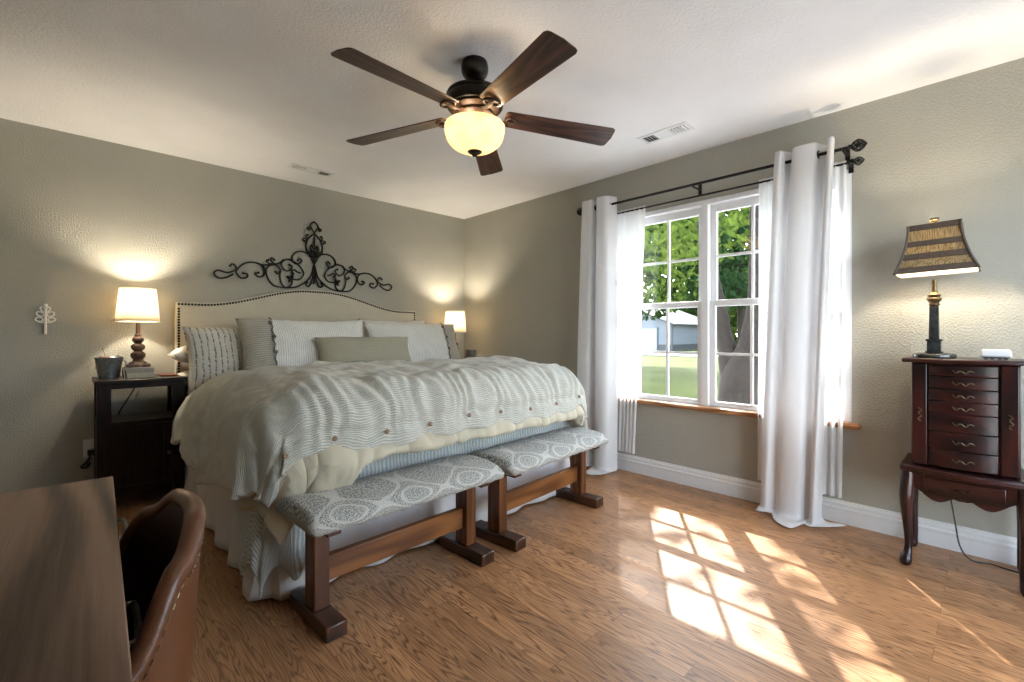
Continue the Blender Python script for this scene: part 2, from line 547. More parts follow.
def bowl_mat():
    t = NT('alabaster_glass')
    v = t.coord('Object')
    f = t.noise(v, 14, 4, 0.6, 0.6)
    col = t.ramp(f, [(0.3, srgb(246, 226, 178)), (0.7, srgb(252, 242, 216))])
    d = t.n('ShaderNodeBsdfDiffuse'); t.l(col, d.inputs[0])
    tr = t.n('ShaderNodeBsdfTranslucent'); t.l(col, tr.inputs[0])
    m1 = t.n('ShaderNodeMixShader'); m1.inputs[0].default_value = 0.6
    t.l(d.outputs[0], m1.inputs[1]); t.l(tr.outputs[0], m1.inputs[2])
    g = t.n('ShaderNodeBsdfGlossy'); g.inputs['Roughness'].default_value = 0.15
    m2 = t.n('ShaderNodeMixShader'); m2.inputs[0].default_value = 0.05
    t.l(m1.outputs[0], m2.inputs[1]); t.l(g.outputs[0], m2.inputs[2])
    e = t.n('ShaderNodeEmission'); t.l(col, e.inputs[0]); e.inputs[1].default_value = 0.10
    a = t.n('ShaderNodeAddShader'); t.l(m2.outputs[0], a.inputs[0]); t.l(e.outputs[0], a.inputs[1])
    return t.done(a.outputs[0])
M['bowl'] = bowl_mat()

def glass_mat():
    t = NT('window_glass')
    tp = t.n('ShaderNodeBsdfTransparent'); tp.inputs[0].default_value = (0.97, 0.98, 0.98, 1)
    g = t.n('ShaderNodeBsdfGlossy'); g.inputs['Roughness'].default_value = 0.02
    lw = t.n('ShaderNodeLayerWeight'); lw.inputs[0].default_value = 0.5
    fr = t.math('MULTIPLY_ADD', t.math('POWER', lw.outputs['Facing'], 5.0), 0.5, 0.03)
    m = t.n('ShaderNodeMixShader')
    t.l(fr, m.inputs[0]); t.l(tp.outputs[0], m.inputs[1]); t.l(g.outputs[0], m.inputs[2])
    return t.done(m.outputs[0])
M['glass'] = glass_mat()

def woven_shade():
    t = NT('rattan_shade_panel')
    v = t.coord('Object', (1, 1, 1))
    f = t.noise(t.coord('Object', (230, 230, 8)), 1.0, 2)
    col = t.ramp(f, [(0.3, srgb(112, 96, 70)), (0.7, srgb(188, 168, 128))])
    d = t.n('ShaderNodeBsdfDiffuse'); t.l(col, d.inputs[0])
    tr = t.n('ShaderNodeBsdfTranslucent'); t.l(col, tr.inputs[0])
    m1 = t.n('ShaderNodeMixShader'); m1.inputs[0].default_value = 0.3
    t.l(d.outputs[0], m1.inputs[1]); t.l(tr.outputs[0], m1.inputs[2])
    return t.done(m1.outputs[0])
M['rattan'] = woven_shade()
M['shade_slat'] = simple('shade_slat_wood', (76, 64, 54), 0.55, nscale=80, nvar=0.3)

def leaf_mat(name, a, b):
    t = NT(name)
    f = t.noise(t.coord('Object'), 1.7, 3)
    col = t.ramp(f, [(0.3, srgb(*a)), (0.7, srgb(*b))])
    d = t.n('ShaderNodeBsdfDiffuse'); t.l(col, d.inputs[0])
    tr = t.n('ShaderNodeBsdfTranslucent'); t.l(col, tr.inputs[0])
    m1 = t.n('ShaderNodeMixShader'); m1.inputs[0].default_value = 0.45
    t.l(d.outputs[0], m1.inputs[1]); t.l(tr.outputs[0], m1.inputs[2])
    return t.done(m1.outputs[0])
M['leaf_a'] = leaf_mat('leaves_mid', (34, 54, 28), (70, 92, 42))
M['leaf_b'] = leaf_mat('leaves_yellow', (52, 72, 27), (96, 112, 50))
M['leaf_c'] = leaf_mat('leaves_dark', (32, 54, 36), (64, 88, 54))
M['bark'] = simple('tree_bark', (50, 44, 39), 0.9, 0, 0.2, 22, 0.45, 0.9)
M['shed_wall'] = simple('shed_siding', (120, 126, 134), 0.6, nvar=0.03)
M['shed_dark'] = simple('shed_dark_trim', (70, 74, 78), 0.5)
M['shed_door'] = simple('shed_door_white', (158, 166, 178), 0.5, nvar=0.02)
M['bounce_gravel'] = simple('bounce_gravel', (206, 204, 200), 0.9, 0, 0.1, 30, 0.15, 0.3)
M['concrete'] = simple('bounce_concrete', (200, 198, 194), 0.85, 0, 0.2, 8, 0.06, 0.1)
M['gravel'] = simple('gravel', (150, 148, 144), 0.9, 0, 0.1, 12, 0.2, 0.3)
def lawn_mat():
    t = NT('lawn_grass')
    v = t.coord('Object')
    f = t.noise(v, 0.6, 3); g = t.noise(v, 25, 3)
    h = t.math('ADD', t.math('MULTIPLY', f, 0.6), t.math('MULTIPLY', g, 0.4))
    col = t.ramp(h, [(0.3, srgb(58, 66, 30)), (0.7, srgb(92, 97, 50))])
    return t.done(t.bsdf(col, 0.95, 0, None, 0.1))
M['lawn'] = lawn_mat()

# ------------------------------------------------------------------ room shell
T = 0.16
def slab(name, x0, x1, y0, y1, z0, z1, mat):
    return struct(MB().box(x0, x1, y0, y1, z0, z1).build(name, mat, smooth=False))
slab('floor', X_LEFT - T, T, Y_FRONT - T, T, -0.15, 0.0, M['floor'])
slab('ceiling', X_LEFT - T, T, Y_FRONT - T, T, ROOM_H, ROOM_H + 0.12, M['ceiling'])
slab('wall_back', X_LEFT - T, T, 0.0, T, 0, ROOM_H, M['wall'])
slab('wall_left', X_LEFT - T, X_LEFT, Y_FRONT, 0.0, 0, ROOM_H, M['wall'])
WY0, WY1, WZ0, WZ1 = -3.655, -1.925, 0.60, 2.08                # window hole
b = MB()
b.box(0, T, Y_FRONT, WY0, 0, ROOM_H); b.box(0, T, WY1, 0, 0, ROOM_H)
b.box(0, T, WY0, WY1, 0, WZ0); b.box(0, T, WY0, WY1, WZ1, ROOM_H)
struct(b.build('wall_right', M['wall'], smooth=False))
RX0, RX1, RZ0, RZ1 = -2.1, -0.3, 0.12, 2.15                    # unseen window added behind the camera to let in daylight
b = MB()
b.box(X_LEFT - T, RX0, Y_FRONT - T, Y_FRONT, 0, ROOM_H); b.box(RX1, T, Y_FRONT - T, Y_FRONT, 0, ROOM_H)
b.box(RX0, RX1, Y_FRONT - T, Y_FRONT, 0, RZ0); b.box(RX0, RX1, Y_FRONT - T, Y_FRONT, RZ1, ROOM_H)
struct(b.build('wall_front', M['wall'], smooth=False))

# baseboards: moulded profile (thickness, height)
prof = [(0, 0), (0.016, 0), (0.016, 0.075), (0.019, 0.079), (0.019, 0.09), (0.013, 0.094), (0.013, 0.104),
        (0.016, 0.108), (0.015, 0.116), (0.008, 0.122), (0.008, 0.128), (0.004, 0.131), (0, 0.131)]
struct(MB().prism([(-t_, z) for t_, z in prof], Y_FRONT, 0, 'y').build('baseboard_right', M['trim_white'], smooth=False))
struct(MB().prism([(-t_, z) for t_, z in prof], X_LEFT, -0.02, 'x').build('baseboard_back', M['trim_white'], smooth=False))
struct(MB().prism([(X_LEFT + t_, z) for t_, z in prof][::-1], Y_FRONT, -0.02, 'y').build('baseboard_left', M['trim_white'], smooth=False))
struct(MB().prism([(Y_FRONT + t_, z) for t_, z in prof][::-1], X_LEFT + 0.02, -0.02, 'x').build('baseboard_front', M['trim_white'], smooth=False))

# ------------------------------------------------------------------ window (two double-hung units, 3 x 2 panes per sash)
def window_unit(parent, y0, y1, xg):
    """one double-hung unit between the frame edges y0 < y1; glass plane near xg."""
    zb, zt, zm = 0.600, 2.045, 1.335
    for (z0, z1, dx) in ((zb, zm + 0.022, 0.0), (zm - 0.022, zt, 0.022)):
        s = 0.040
        fb = MB()
        x0, x1 = xg + dx, xg + dx + 0.03
        br_ = 0.034 if z0 == zb else 0.044
        tr_ = 0.044 if z0 == zb else 0.055
        fb.box(x0, x1, y0, y0 + s, z0, z1); fb.box(x0, x1, y1 - s, y1, z0, z1)
        fb.box(x0, x1, y0 + s, y1 - s, z0, z0 + br_); fb.box(x0, x1, y0 + s, y1 - s, z1 - tr_, z1)
        sash = fb.build('sash', M['vinyl'], parent, smooth=False, bevel=0.003)
        gy0, gy1, gz0, gz1 = y0 + s, y1 - s, z0 + br_, z1 - tr_
        mb_ = MB()
        for k in (1, 2):
            yy = gy0 + (gy1 - gy0) * k / 3
            mb_.box(x0 + 0.008, x0 + 0.024, yy - 0.009, yy + 0.009, gz0, gz1)
        zz = (gz0 + gz1) / 2
        mb_.box(x0 + 0.007, x0 + 0.023, gy0, gy1, zz - 0.009, zz + 0.009)
        mb_.build('muntin', M['vinyl'], sash, smooth=False)
        MB().box(x0 + 0.013, x0 + 0.017, gy0, gy1, gz0, gz1).build('pane', M['glass'], sash, smooth=False)

b = MB()
fx0, fx1 = 0.0, 0.10
b.box(fx0, fx1, WY0, WY0 + 0.04, WZ0, WZ1); b.box(fx0, fx1, WY1 - 0.04, WY1, WZ0, WZ1)
b.box(fx0, fx1, WY0 + 0.04, WY1 - 0.04, WZ1 - 0.035, WZ1)
b.box(fx0, fx1, -2.815, -2.765, WZ0, WZ1 - 0.035)
b.box(fx0 + 0.02, fx1, WY0 + 0.04, WY1 - 0.04, WZ0 - 0.0, WZ0 + 0.012)
win = struct(b.build('window_1', M['vinyl'], smooth=False, bevel=0.004))
window_unit(win, -3.615, -2.815, 0.028)
window_unit(win, -2.765, -1.965, 0.028)
struct(MB().box(-0.055, 0.02, -3.70, -1.87, 0.565, 0.598).build('trim_1', M['oak_sill'], smooth=True, bevel=0.012, segs=3))

b = MB()
b.box(RX0, RX0 + 0.05, Y_FRONT - 0.1, Y_FRONT, RZ0, RZ1); b.box(RX1 - 0.05, RX1, Y_FRONT - 0.1, Y_FRONT, RZ0, RZ1)
b.box(RX0, RX1, Y_FRONT - 0.1, Y_FRONT, RZ0, RZ0 + 0.05); b.box(RX0, RX1, Y_FRONT - 0.1, Y_FRONT, RZ1 - 0.05, RZ1)
b.box(-1.23, -1.17, Y_FRONT - 0.1, Y_FRONT, RZ0, RZ1)
w2 = struct(b.build('fill_window', M['vinyl'], smooth=False))  # frame of the added, unseen daylight window
MB().box(RX0 + 0.05, RX1 - 0.05, Y_FRONT - 0.06, Y_FRONT - 0.055, RZ0 + 0.05, RZ1 - 0.05).build('pane', M['glass'], w2, smooth=False)

# ------------------------------------------------------------------ outdoors
GZ = -0.35
def ground(name, x0, x1, y0, y1, z, mat):
    return struct(MB().box(x0, x1, y0, y1, z - 0.2, z).build(name, mat, smooth=False))
ground('ground', -60, 140, -90, 110, GZ, M['lawn'])
b = MB()
b.grid(lambda u, v: (24.0 + 6.5 * v + 1.2 * math.sin(u * 5), -30 + 80 * u, GZ + 0.02), 40, 4)
struct(b.build('driveway', M['gravel'], solid=0.03))

ground('path', 0.35, 5.2, -14, 10, GZ + 0.03, M['bounce_gravel'])  # unseen pale strip, added to bounce sunlight up onto the ceiling
ground('bounce_patio', -9, 6, -14, Y_FRONT - 0.3, -0.12, M['concrete'])  # unseen sunlit slab, added as neutral fill for the rear window

# shed
sh = thing('shed', 'pale grey gabled shed with white door across the lawn', 'shed', (34, 20.6, GZ))
hw, eave, ridge, dep = 6.0, 2.3, 4.6, 9.0
MB().prism([(-hw, 0.55), (hw, 0.55), (hw, eave), (0, ridge), (-hw, eave)], 0, dep, 'x').build('wall', M['shed_wall'], sh, smooth=False)
MB().box(-0.02, dep, -hw - 0.02, hw + 0.02, 0, 0.55).build('base', M['shed_dark'], sh, smooth=False)
b = MB()
sl = (ridge - eave) / hw
for s_ in (-1, 1):
    b.prism([(0, ridge + 0.02), (s_ * (hw + 0.3), eave - 0.3 * sl + 0.02), (s_ * (hw + 0.3), eave - 0.3 * sl + 0.16), (0, ridge + 0.16)], -0.3, dep + 0.3, 'x')
b.build('roof', M['shed_dark'], sh, smooth=False)
MB().box(-0.06, 0, -4.55, -1.3, 0, 1.95).build('garage_door', M['shed_door'], sh, smooth=False)
MB().box(-0.05, 0, -4.68, -4.55, 0, 2.05).build('door_trim', M['shed_dark'], sh, smooth=False)
MB().box(-0.04, 0.05, -hw - 0.03, -hw + 0.12, 0, eave).build('corner_trim', M['shed_dark'], sh, smooth=False)

def leaves(mb, center, rad, n, size, rnd, shell=0.35):
    for _ in range(n):
        while True:
            p = Vector((rnd.uniform(-1, 1), rnd.uniform(-1, 1), rnd.uniform(-1, 1)))
            if shell < p.length <= 1: break
        p = Vector((p.x * rad[0], p.y * rad[1], p.z * rad[2])) + Vector(center)
        s = size * rnd.uniform(0.6, 1.4)
        a = Vector((rnd.gauss(0, 1), rnd.gauss(0, 1), rnd.gauss(0, 1))).normalized()
        c = a.orthogonal().normalized()
        d = a.cross(c)
        v = [mb.bm.verts.new(p + c * s * x + d * s * y + a * z * s) for x, y, z in ((-1, 0, 0), (0, -0.5, 0.12), (1, 0, 0), (0, 0.5, 0.12))]
        mb.bm.faces.new(v)

def tree(label, x, y, h, spread, mat, seed, n=1500, size=0.16, tr=0.16, low=0.1):
    rnd = random.Random(seed)
    t = thing('garden_tree', label, 'tree', (x, y, GZ), group='trees across the lawn')
    b = MB()
    b.tube(cr([(0, 0, -0.05), (0.05 * h * 0.2, 0, h * 0.3), (0, 0.03 * h, h * 0.75)], 4), [tr] * 4 + [tr * 0.8] * 4 + [tr * 0.4], 8)
    b.build('trunk', M['bark'], t)
    b = MB()
    k = 7
    for i in range(k):
        a = rnd.uniform(0, 2 * PI)
        zz = h * (low + 0.12 + 0.75 * i / (k - 1))
        r = spread * (0.55 if i == k - 1 else rnd.uniform(0.6, 0.8))
        leaves(b, (math.cos(a) * spread * 0.45, math.sin(a) * spread * 0.45, zz), (r, r, h * 0.2), n // k, size, rnd)
    b.build('foliage', mat, t, smooth=False)
    return t
specs = [
    ('dense dark tree beside the shed gable', 52, 36, 12, 4.6, 'leaf_c'),
    ('green tree behind the right end of the shed', 53, 21, 12, 4.8, 'leaf_a'),
    ('yellow green tree just right of the shed corner', 47, 12.5, 9.5, 4.2, 'leaf_b'),
    ('bushy mid green tree right of the yellow green one', 41, 6.5, 10, 4.2, 'leaf_a'),
    ('dark tree glimpsed beyond the window mullion', 43, 1.0, 11, 4.4, 'leaf_c'),
    ('yellowish tree glimpsed left of the big trunk', 36, -1.5, 9, 4.0, 'leaf_b'),
    ('green tree far behind the big trunk', 38, -8.5, 11, 4.6, 'leaf_a'),
    ('tall tree far right behind the curtains', 40, -17, 12, 5, 'leaf_c'),
]
for i, (lb, x, y, h, sp, m_) in enumerate(specs):
    tree(lb, x, y, h, sp, M[m_], 11 + i, 5200, 0.38, low=0.0)
for i, (lb, x, y, h, sp, m_) in enumerate([
    ('leafy green tree hanging over the lawn in the upper left panes', 15.5, 7.2, 8.5, 3.1, 'leaf_a'),
    ('leafy tree left of the hanging green tree behind the left drape', 15.0, 12.5, 9.0, 3.3, 'leaf_c'),
    ('leafy tree far left beyond the lawn behind the left drape', 18.0, 17.5, 9.5, 3.3, 'leaf_b'),
    ('blue green tree filling the upper middle panes', 17.5, 3.2, 9.5, 3.2, 'leaf_c')]):
    tree(lb, x, y, h, sp, M[m_], 31 + i, 10000, 0.16, low=0.33)

# big near tree
rnd = random.Random(5)
bt = thing('shade_tree', 'big forked tree with grey bark close outside the right window unit', 'tree', (4.0, -1.55, GZ))
b = MB()
def limb(pts, rr):
    p = cr(pts, 6)
    r_ = [a[0] for a in cr([(q,) for q in rr], 6)]
    p = [(x + 0.02 * nz(z * 3, 1.7), y + 0.03 * nz(z * 3, 5.1), z) for x, y, z in p]
    b.tube(p, r_, 14)
limb([(0, 0.0, -0.1), (0, -0.02, 0.3), (0.0, -0.05, 0.85), (0.02, -0.22, 1.3), (0.0, -0.31, 1.95), (0.05, -0.31, 3.0), (0.2, -0.35, 4.6), (0.5, -0.6, 6.5)],
     [0.36, 0.29, 0.25, 0.19, 0.15, 0.13, 0.1, 0.05])
limb([(0, 0.02, 0.4), (0.0, 0.08, 0.9), (0.0, 0.18, 1.5), (0.0, 0.30, 2.1), (0.1, 0.5, 3.0), (0.3, 0.9, 4.6), (0.8, 1.5, 6.2)],
     [0.18, 0.16, 0.115, 0.10, 0.09, 0.07, 0.04])
b.build('trunk', M['bark'], bt)
b = MB()
for (c_, r_, n_) in (((0.2, 0.9, 3.35), (1.2, 1.2, 0.8), 700), ((0.9, 2.0, 5.2), (1.9, 1.8, 1.3), 460), ((0.6, -0.3, 6.6), (2.0, 2.0, 1.3), 420),
                     ((-0.2, -2.2, 5.8), (1.5, 1.7, 1.2), 300), ((2.6, 0.6, 4.4), (1.6, 1.8, 1.2), 900), ((2.6, 2.6, 3.2), (1.2, 1.2, 1.2), 700), ((0.0, 1.35, 6.3), (1.5, 1.2, 1.0), 300)):
    leaves(b, c_, r_, n_, 0.085, rnd, 0.1)
b.build('foliage', M['leaf_b'], bt, smooth=False)

# ------------------------------------------------------------------ bed
BX0, BX1, BYF = -2.675, -0.745, -2.11                     # mattress edges, foot end
bed = thing('bed', 'king bed with arched cream upholstered headboard against the back wall', 'bed', (-1.71, -1.05, 0))
ox, oy = -1.71, -1.05
def hb_top(x):                                            # headboard outline height over local x
    a = abs(x)
    return 1.352 + 0.150 * (0.5 + 0.5 * math.cos(PI * min(1, max(0.0, (a - 0.06) / 0.80)))) if a > 0.06 else 1.502
HW = 1.015
poly = [(-HW, 0.12), (HW, 0.12), (HW, 1.352)]
N = 40
poly += [(HW - 2 * HW * i / N, hb_top(HW - 2 * HW * i / N)) for i in range(1, N)]
poly += [(-HW, 1.352)]
hy0, hy1 = -0.085 - oy, -0.018 - oy
head = MB().prism(poly, hy0, hy1, 'y').build('headboard', M['linen'], bed, bevel=0.014, segs=3)
b = MB()
path = [(-HW + 0.018, 0.5 + 0.02 * i) for i in range(int((1.335 - 0.5) / 0.02))]
xx = -HW + 0.018
while xx < HW - 0.018:
    path.append((xx, hb_top(xx) - 0.017)); xx += 0.0205
path += [(HW - 0.018, 1.325 - 0.02 * i) for i in range(40)]
for (x, z) in path:
    b.lathe([(0.0088, 0), (0.0085, 0.003), (0.006, 0.0058), (0.0, 0.007)], (0, 0, 0), 8)
    vs = b.bm.verts[:] if False else None
    b.bm.verts.ensure_lookup_table()
    for v in b.bm.verts[-32:]:
        v.co = Vector((x + v.co.x, hy0 - v.co.z, z + v.co.y))
b.build('nailhead_trim', M['bronze'], head)
MB().box(BX0 - ox, BX1 - ox, BYF - oy, -0.09 - oy, 0.36, 0.68).build('mattress', M['pillow_white'], bed, bevel=0.05, segs=4)
MB().box(BX0 - ox + 0.01, BX1 - ox - 0.01, BYF - oy + 0.02, -0.09 - oy, 0.14, 0.355).build('box_spring', M['sheet'], bed, bevel=0.02)
for sx in (-0.85, 0.85):
    for sy in (-0.93, 0.85):
        MB().cyl((sx, sy, 0), (sx, sy, 0.14), 0.03, 0.035).build('leg', M['black'], bed)

# bed skirt: pleated band round three sides
b = MB()
sk = [(BX0 - 0.01, -0.12), (BX0 - 0.01, BYF - 0.01), (BX1 + 0.01, BYF - 0.01), (BX1 + 0.01, -0.12)]
segl = [math.dist(sk[i], sk[i + 1]) for i in range(3)]
tot = sum(segl)
def skirt_pt(u, v):
    d = u * tot
    i = 0
    while i < 2 and d > segl[i]:
        d -= segl[i]; i += 1
    t = d / segl[i]
    x = sk[i][0] + (sk[i + 1][0] - sk[i][0]) * t
    y = sk[i][1] + (sk[i + 1][1] - sk[i][1]) * t
    nx, ny = [(-1, 0), (0, -1), (1, 0)][i]
    h = 1 - v
    fl = (0.012 + 0.05 * h) * 0.55 + 0.016 * h * math.sin(u * tot * 21 + 2 * nz(u * 12, 0)) + 0.02 * h * nz(u * 17, 3.0)
    dc = min(math.dist((x, y), sk[1]), math.dist((x, y), sk[2]))
    fl += 0.06 * h * math.exp(-(dc / 0.16) ** 2)
    if dc < 0.012:                                         # split corner
        fl -= 0.05 * h
    return (x + nx * fl, y + ny * fl, 0.012 + 0.345 * v + 0.012 * h * nz(u * 25, 8))
b.grid(skirt_pt, 330, 10, lambda u, v: (u * tot, v * 0.35))
tag(b.build('bed_skirt', M['skirt'], loc=(-1.71, -1.05, 0), solid=0.004), 'white cotton bed skirt hanging to the floor around the mattress', 'bed skirt')

def drape_layer(name, mat, x0, x1, yf, yh, ztop, hl, hr, hf, Rs, Rf, fold, ffreq, flare, wrk, nu, nv, solid, seed, sub=1, zmin=0.02, hem=None, soff=-1, cornerk=1.0, foldf=None):
    """cloth lying on a box, hanging over both sides and the foot; hl/hr(y), hf(x) = overhang lengths."""
    b = MB()
    foldf = fold if foldf is None else foldf
    def pt(u, v):
        yb = yh + (yf - yh) * min(1.0, v / 0.78)           # v: 0 head .. 1 foot hem
        L0, L1 = hl(yb), hr(yb)
        tot_ = L0 + (x1 - x0) + L1
        s = u * tot_ - L0
        xb = min(max(s, 0), x1 - x0) + x0
        es = -s if s < 0 else max(0.0, s - (x1 - x0))
        sg = -1 if s < 0 else 1
        F = hf(xb)
        et = 0.0
        if v > 0.78:
            et = F * (v - 0.78) / 0.22
        L = math.hypot(es, et)
        z0 = ztop(xb, yb)
        if L < 1e-6:
            p = Vector((xb, yb, z0))
            k = 0.0
        else:
            c, s_ = es / L, et / L
            L *= 1 - (1 - cornerk) * 2 * c * s_
            R = Rs * c * c + Rf * s_ * s_
            ang = L / R
            if ang < PI / 2:
                out, dn = R * math.sin(ang), R * (1 - math.cos(ang))
            else:
                dn = R + (L - R * PI / 2); out = R + flare * (dn - R)
            par = (yb if es > et else xb) + 0.5 * math.atan2(et, es)
            k = sstep(0.05, 0.4, dn)
            fo = fold * c * c + foldf * s_ * s_
            out += fo * k * (math.sin(par * ffreq + 3 * nz(par * 2.3, seed)) + 0.7 * nz(par * ffreq * 0.7, seed + 4))
            p = Vector((xb + sg * c * out, yb - s_ * out, z0 - dn))
        w = wrk * (nz(p.x * 7 + seed, p.y * 5, p.z * 5) + 0.6 * nz(p.x * 15, p.y * 13 + seed, p.z * 13) + 0.35 * nz(p.x * 33, p.y * 30 + seed, p.z * 30))
        p.z += w * (1 - 0.6 * k)
        p.x += 0.7 * w * k * (-1 if sg < 0 else 1)
        p.y -= 0.7 * w * k
        if hem: p = hem(p, u, v, xb, c if L > 1e-6 else 0.0)
        p.z = max(p.z, zmin)
        return p
    drape_layer.pt = pt
    W = x1 - x0 + 1.2
    b.grid(pt, nu, nv, lambda u, v: (u * W, v * ((yh - yf) / 0.78)))
    return b.build(name, mat, loc=(-1.71, -1.05, 0.7), solid=solid, soff=soff, sub=sub)

q_top = lambda x, y: 0.705
tag(drape_layer('quilt', M['quilt'], BX0 + 0.05, BX1 - 0.05, BYF + 0.05, -0.12, q_top,
                lambda y: 0.38 + 0.26 * sstep(-1.8, -2.03, y), lambda y: 0.38, lambda x: 0.33 + 0.32 * sstep(-2.50, -2.60, x), 0.07, 0.07, 0.010, 16, 0.17, 0.006, 120, 60, 0.012, 3, cornerk=0.76),
    'pale blue grey ruched quilt hanging at the bed foot behind the benches', 'quilt')
c_top = lambda x, y: 0.755 + 0.05 * sstep(-1.0, -1.9, y)
def comforter_hem(p, u, v, xb, side):
    k = math.exp(-((p.z - 0.56) / 0.085) ** 2)               # fat roll below the duvet hem
    fr = sstep(-2.0, -2.2, p.y)
    lf = sstep(-2.66, -2.72, p.x) * sstep(-1.85, -2.1, p.y)
    r = 1 - abs(nz(p.x * 9, p.y * 9 + 4, p.z * 3))           # creases running down the roll
    r = max(r, 1 - abs(nz(p.x * 17 + 5, p.y * 9, p.z * 5)))
    w = 0.026 * r ** 6
    p.y -= fr * (0.075 * k - w * k)
    p.x -= lf * (0.06 * math.exp(-((p.z - 0.44) / 0.12) ** 2) - w)
    return p
cf = tag(drape_layer('comforter', M['comforter'], BX0 + 0.175, BX1 - 0.18, -2.075, -1.0, c_top,
                lambda y: 0.36 + 0.18 * sstep(-1.8, -2.08, y), lambda y: 0.38, lambda x: 0.348 + 0.17 * sstep(-2.36, -2.5, x), 0.2, 0.17, 0.014, 14, 0.10, 0.024, 120, 76, 0.07, 8, cornerk=0.86, soff=0, hem=comforter_hem),
    'puffy beige sateen comforter showing under the duvet hem at the foot', 'comforter')
def d_top(x, y):
    z = interp(-y, [(0.40, 0.765), (0.55, 0.78), (0.75, 0.845), (1.2, 0.895), (1.7, 0.925), (2.1, 0.90)])
    return z + 0.02 * nz(x * 2.2, y * 2.2, 4)
BUT = [-2.73 + 0.235 * i for i in range(9)]
def duvet_hem(p, u, v, xb, side):
    ph = (p.x - BUT[0]) / 0.235
    a = 0.5 + 0.5 * math.cos(2 * PI * ph)                    # 1 at the buttons
    front = sstep(-1.85, -2.2, p.y)
    g = sstep(0.80, 0.97, v) * front
    p.y += 0.012 * g * a                                     # hem pulled in at each button, bulging between
    p.z += 0.016 * g * a
    fan_ = sstep(0.55, 0.9, v) * (1 - sstep(0.93, 1.0, v)) * front
    w = 0.007 * fan_ * math.sin(p.x * 95 + 6 * nz(p.x * 6, p.z * 5, 2)) * (0.4 + 0.9 * a)
    p.z += w; p.y -= w
    if v > 0.93:                                             # folded placket line
        k = math.exp(-((v - 0.95) / 0.010) ** 2)
        p.y += 0.012 * k; p.z -= 0.004 * k
    r = 1 - abs(nz(p.x * 4.2 + 3, p.y * 6.5, p.z * 3))       # soft creases
    p.z += 0.012 * (r ** 5) * (1 - 0.5 * side)
    r2 = 1 - abs(nz(p.x * 11 + 8, p.y * 6 + 2, p.z * 6))
    p.z += 0.006 * r2 ** 6
    return p
dv = tag(drape_layer('duvet', M['duvet'], -2.50, -0.92, -2.11, -0.52, d_top,
                lambda y: 0.55 + 0.17 * sstep(-0.5, -1.5, y) - 0.09 * sstep(-1.5, -2.1, y), lambda y: 0.62, lambda x: 0.435, 0.29, 0.22, 0.022, 11, 0.10, 0.018, 170, 120, 0.035, 21, foldf=0.008, cornerk=0.84, hem=duvet_hem),
    'sage seersucker duvet with a buttoned foot hem spread over the king bed', 'duvet')
DUVET_PT = drape_layer.pt

# ------------------------------------------------------------------ pillows
def pillow_mb(w, h, t, seed, pinch=0.06, wr=0.008, nu=34, nv=24):
    b = MB()
    def half(sgn):
        def fn(u, v):
            a, c = 2 * u - 1, 2 * v - 1
            ea, ec = 1 - pinch * (1 - c * c), 1 - pinch * 1.3 * (1 - a * a)
            th = max(0.0, (1 - abs(a) ** 3.2) * (1 - abs(c) ** 3.2)) ** 0.55
            x, z = w / 2 * a * ea, h / 2 * c * ec + h / 2
            n_ = wr * (nz(x * 9 + seed, z * 9, sgn) + 0.6 * nz(x * 22, z * 22 + seed, sgn)) * min(1, th * 3)
            z += 0.010 * nz(x * 5, seed * 1.3, 2) * abs(c)
            return (x, sgn * (t / 2 * th + n_ * min(1, th * 4)), z)
        return fn
    b.grid(half(-1), nu, nv, lambda u, v: (u * w, v * h))
    b.grid(half(1), nu, nv, lambda u, v: (u * w, v * h))
    return b

def pillow(name, label, w, h, t, mat, loc, lean, rz, seed, group=None, pinch=0.06, parent=None, wr=0.008, roll=0):
    o = pillow_mb(w, h, t, seed, pinch, wr).build(name, mat, None, loc, rot=(math.radians(lean), math.radians(roll), math.radians(rz)), merge=0.0005, angle=180)
    return tag(o, label, 'pillow', group)

pillow('bed_pillow', 'white pillow lying flat at the left edge, lower of two', 0.72, 0.28, 0.17, M['pillow_white'], (-2.40, -0.10, 0.795), 90, 0, 3, 'white sleeping pillows', pinch=0.03)
pillow('bed_pillow', 'white pillow lying flat at the left edge, upper of two', 0.74, 0.28, 0.17, M['pillow_white'], (-2.41, -0.10, 0.965), 88, 0, 5, 'white sleeping pillows', pinch=0.03)
pillow('bed_pillow', 'white pillow standing behind the right button-band sham', 0.72, 0.47, 0.15, M['pillow_white'], (-1.02, -0.26, 0.79), -8, 0, 7, 'white sleeping pillows')
sh_l = pillow('pillow_sham', 'grey lined sham at the left end with dark vertical lines', 0.64, 0.46, 0.15, M['sham_line'], (-2.40, -0.44, 0.725), -13, 8, 12)

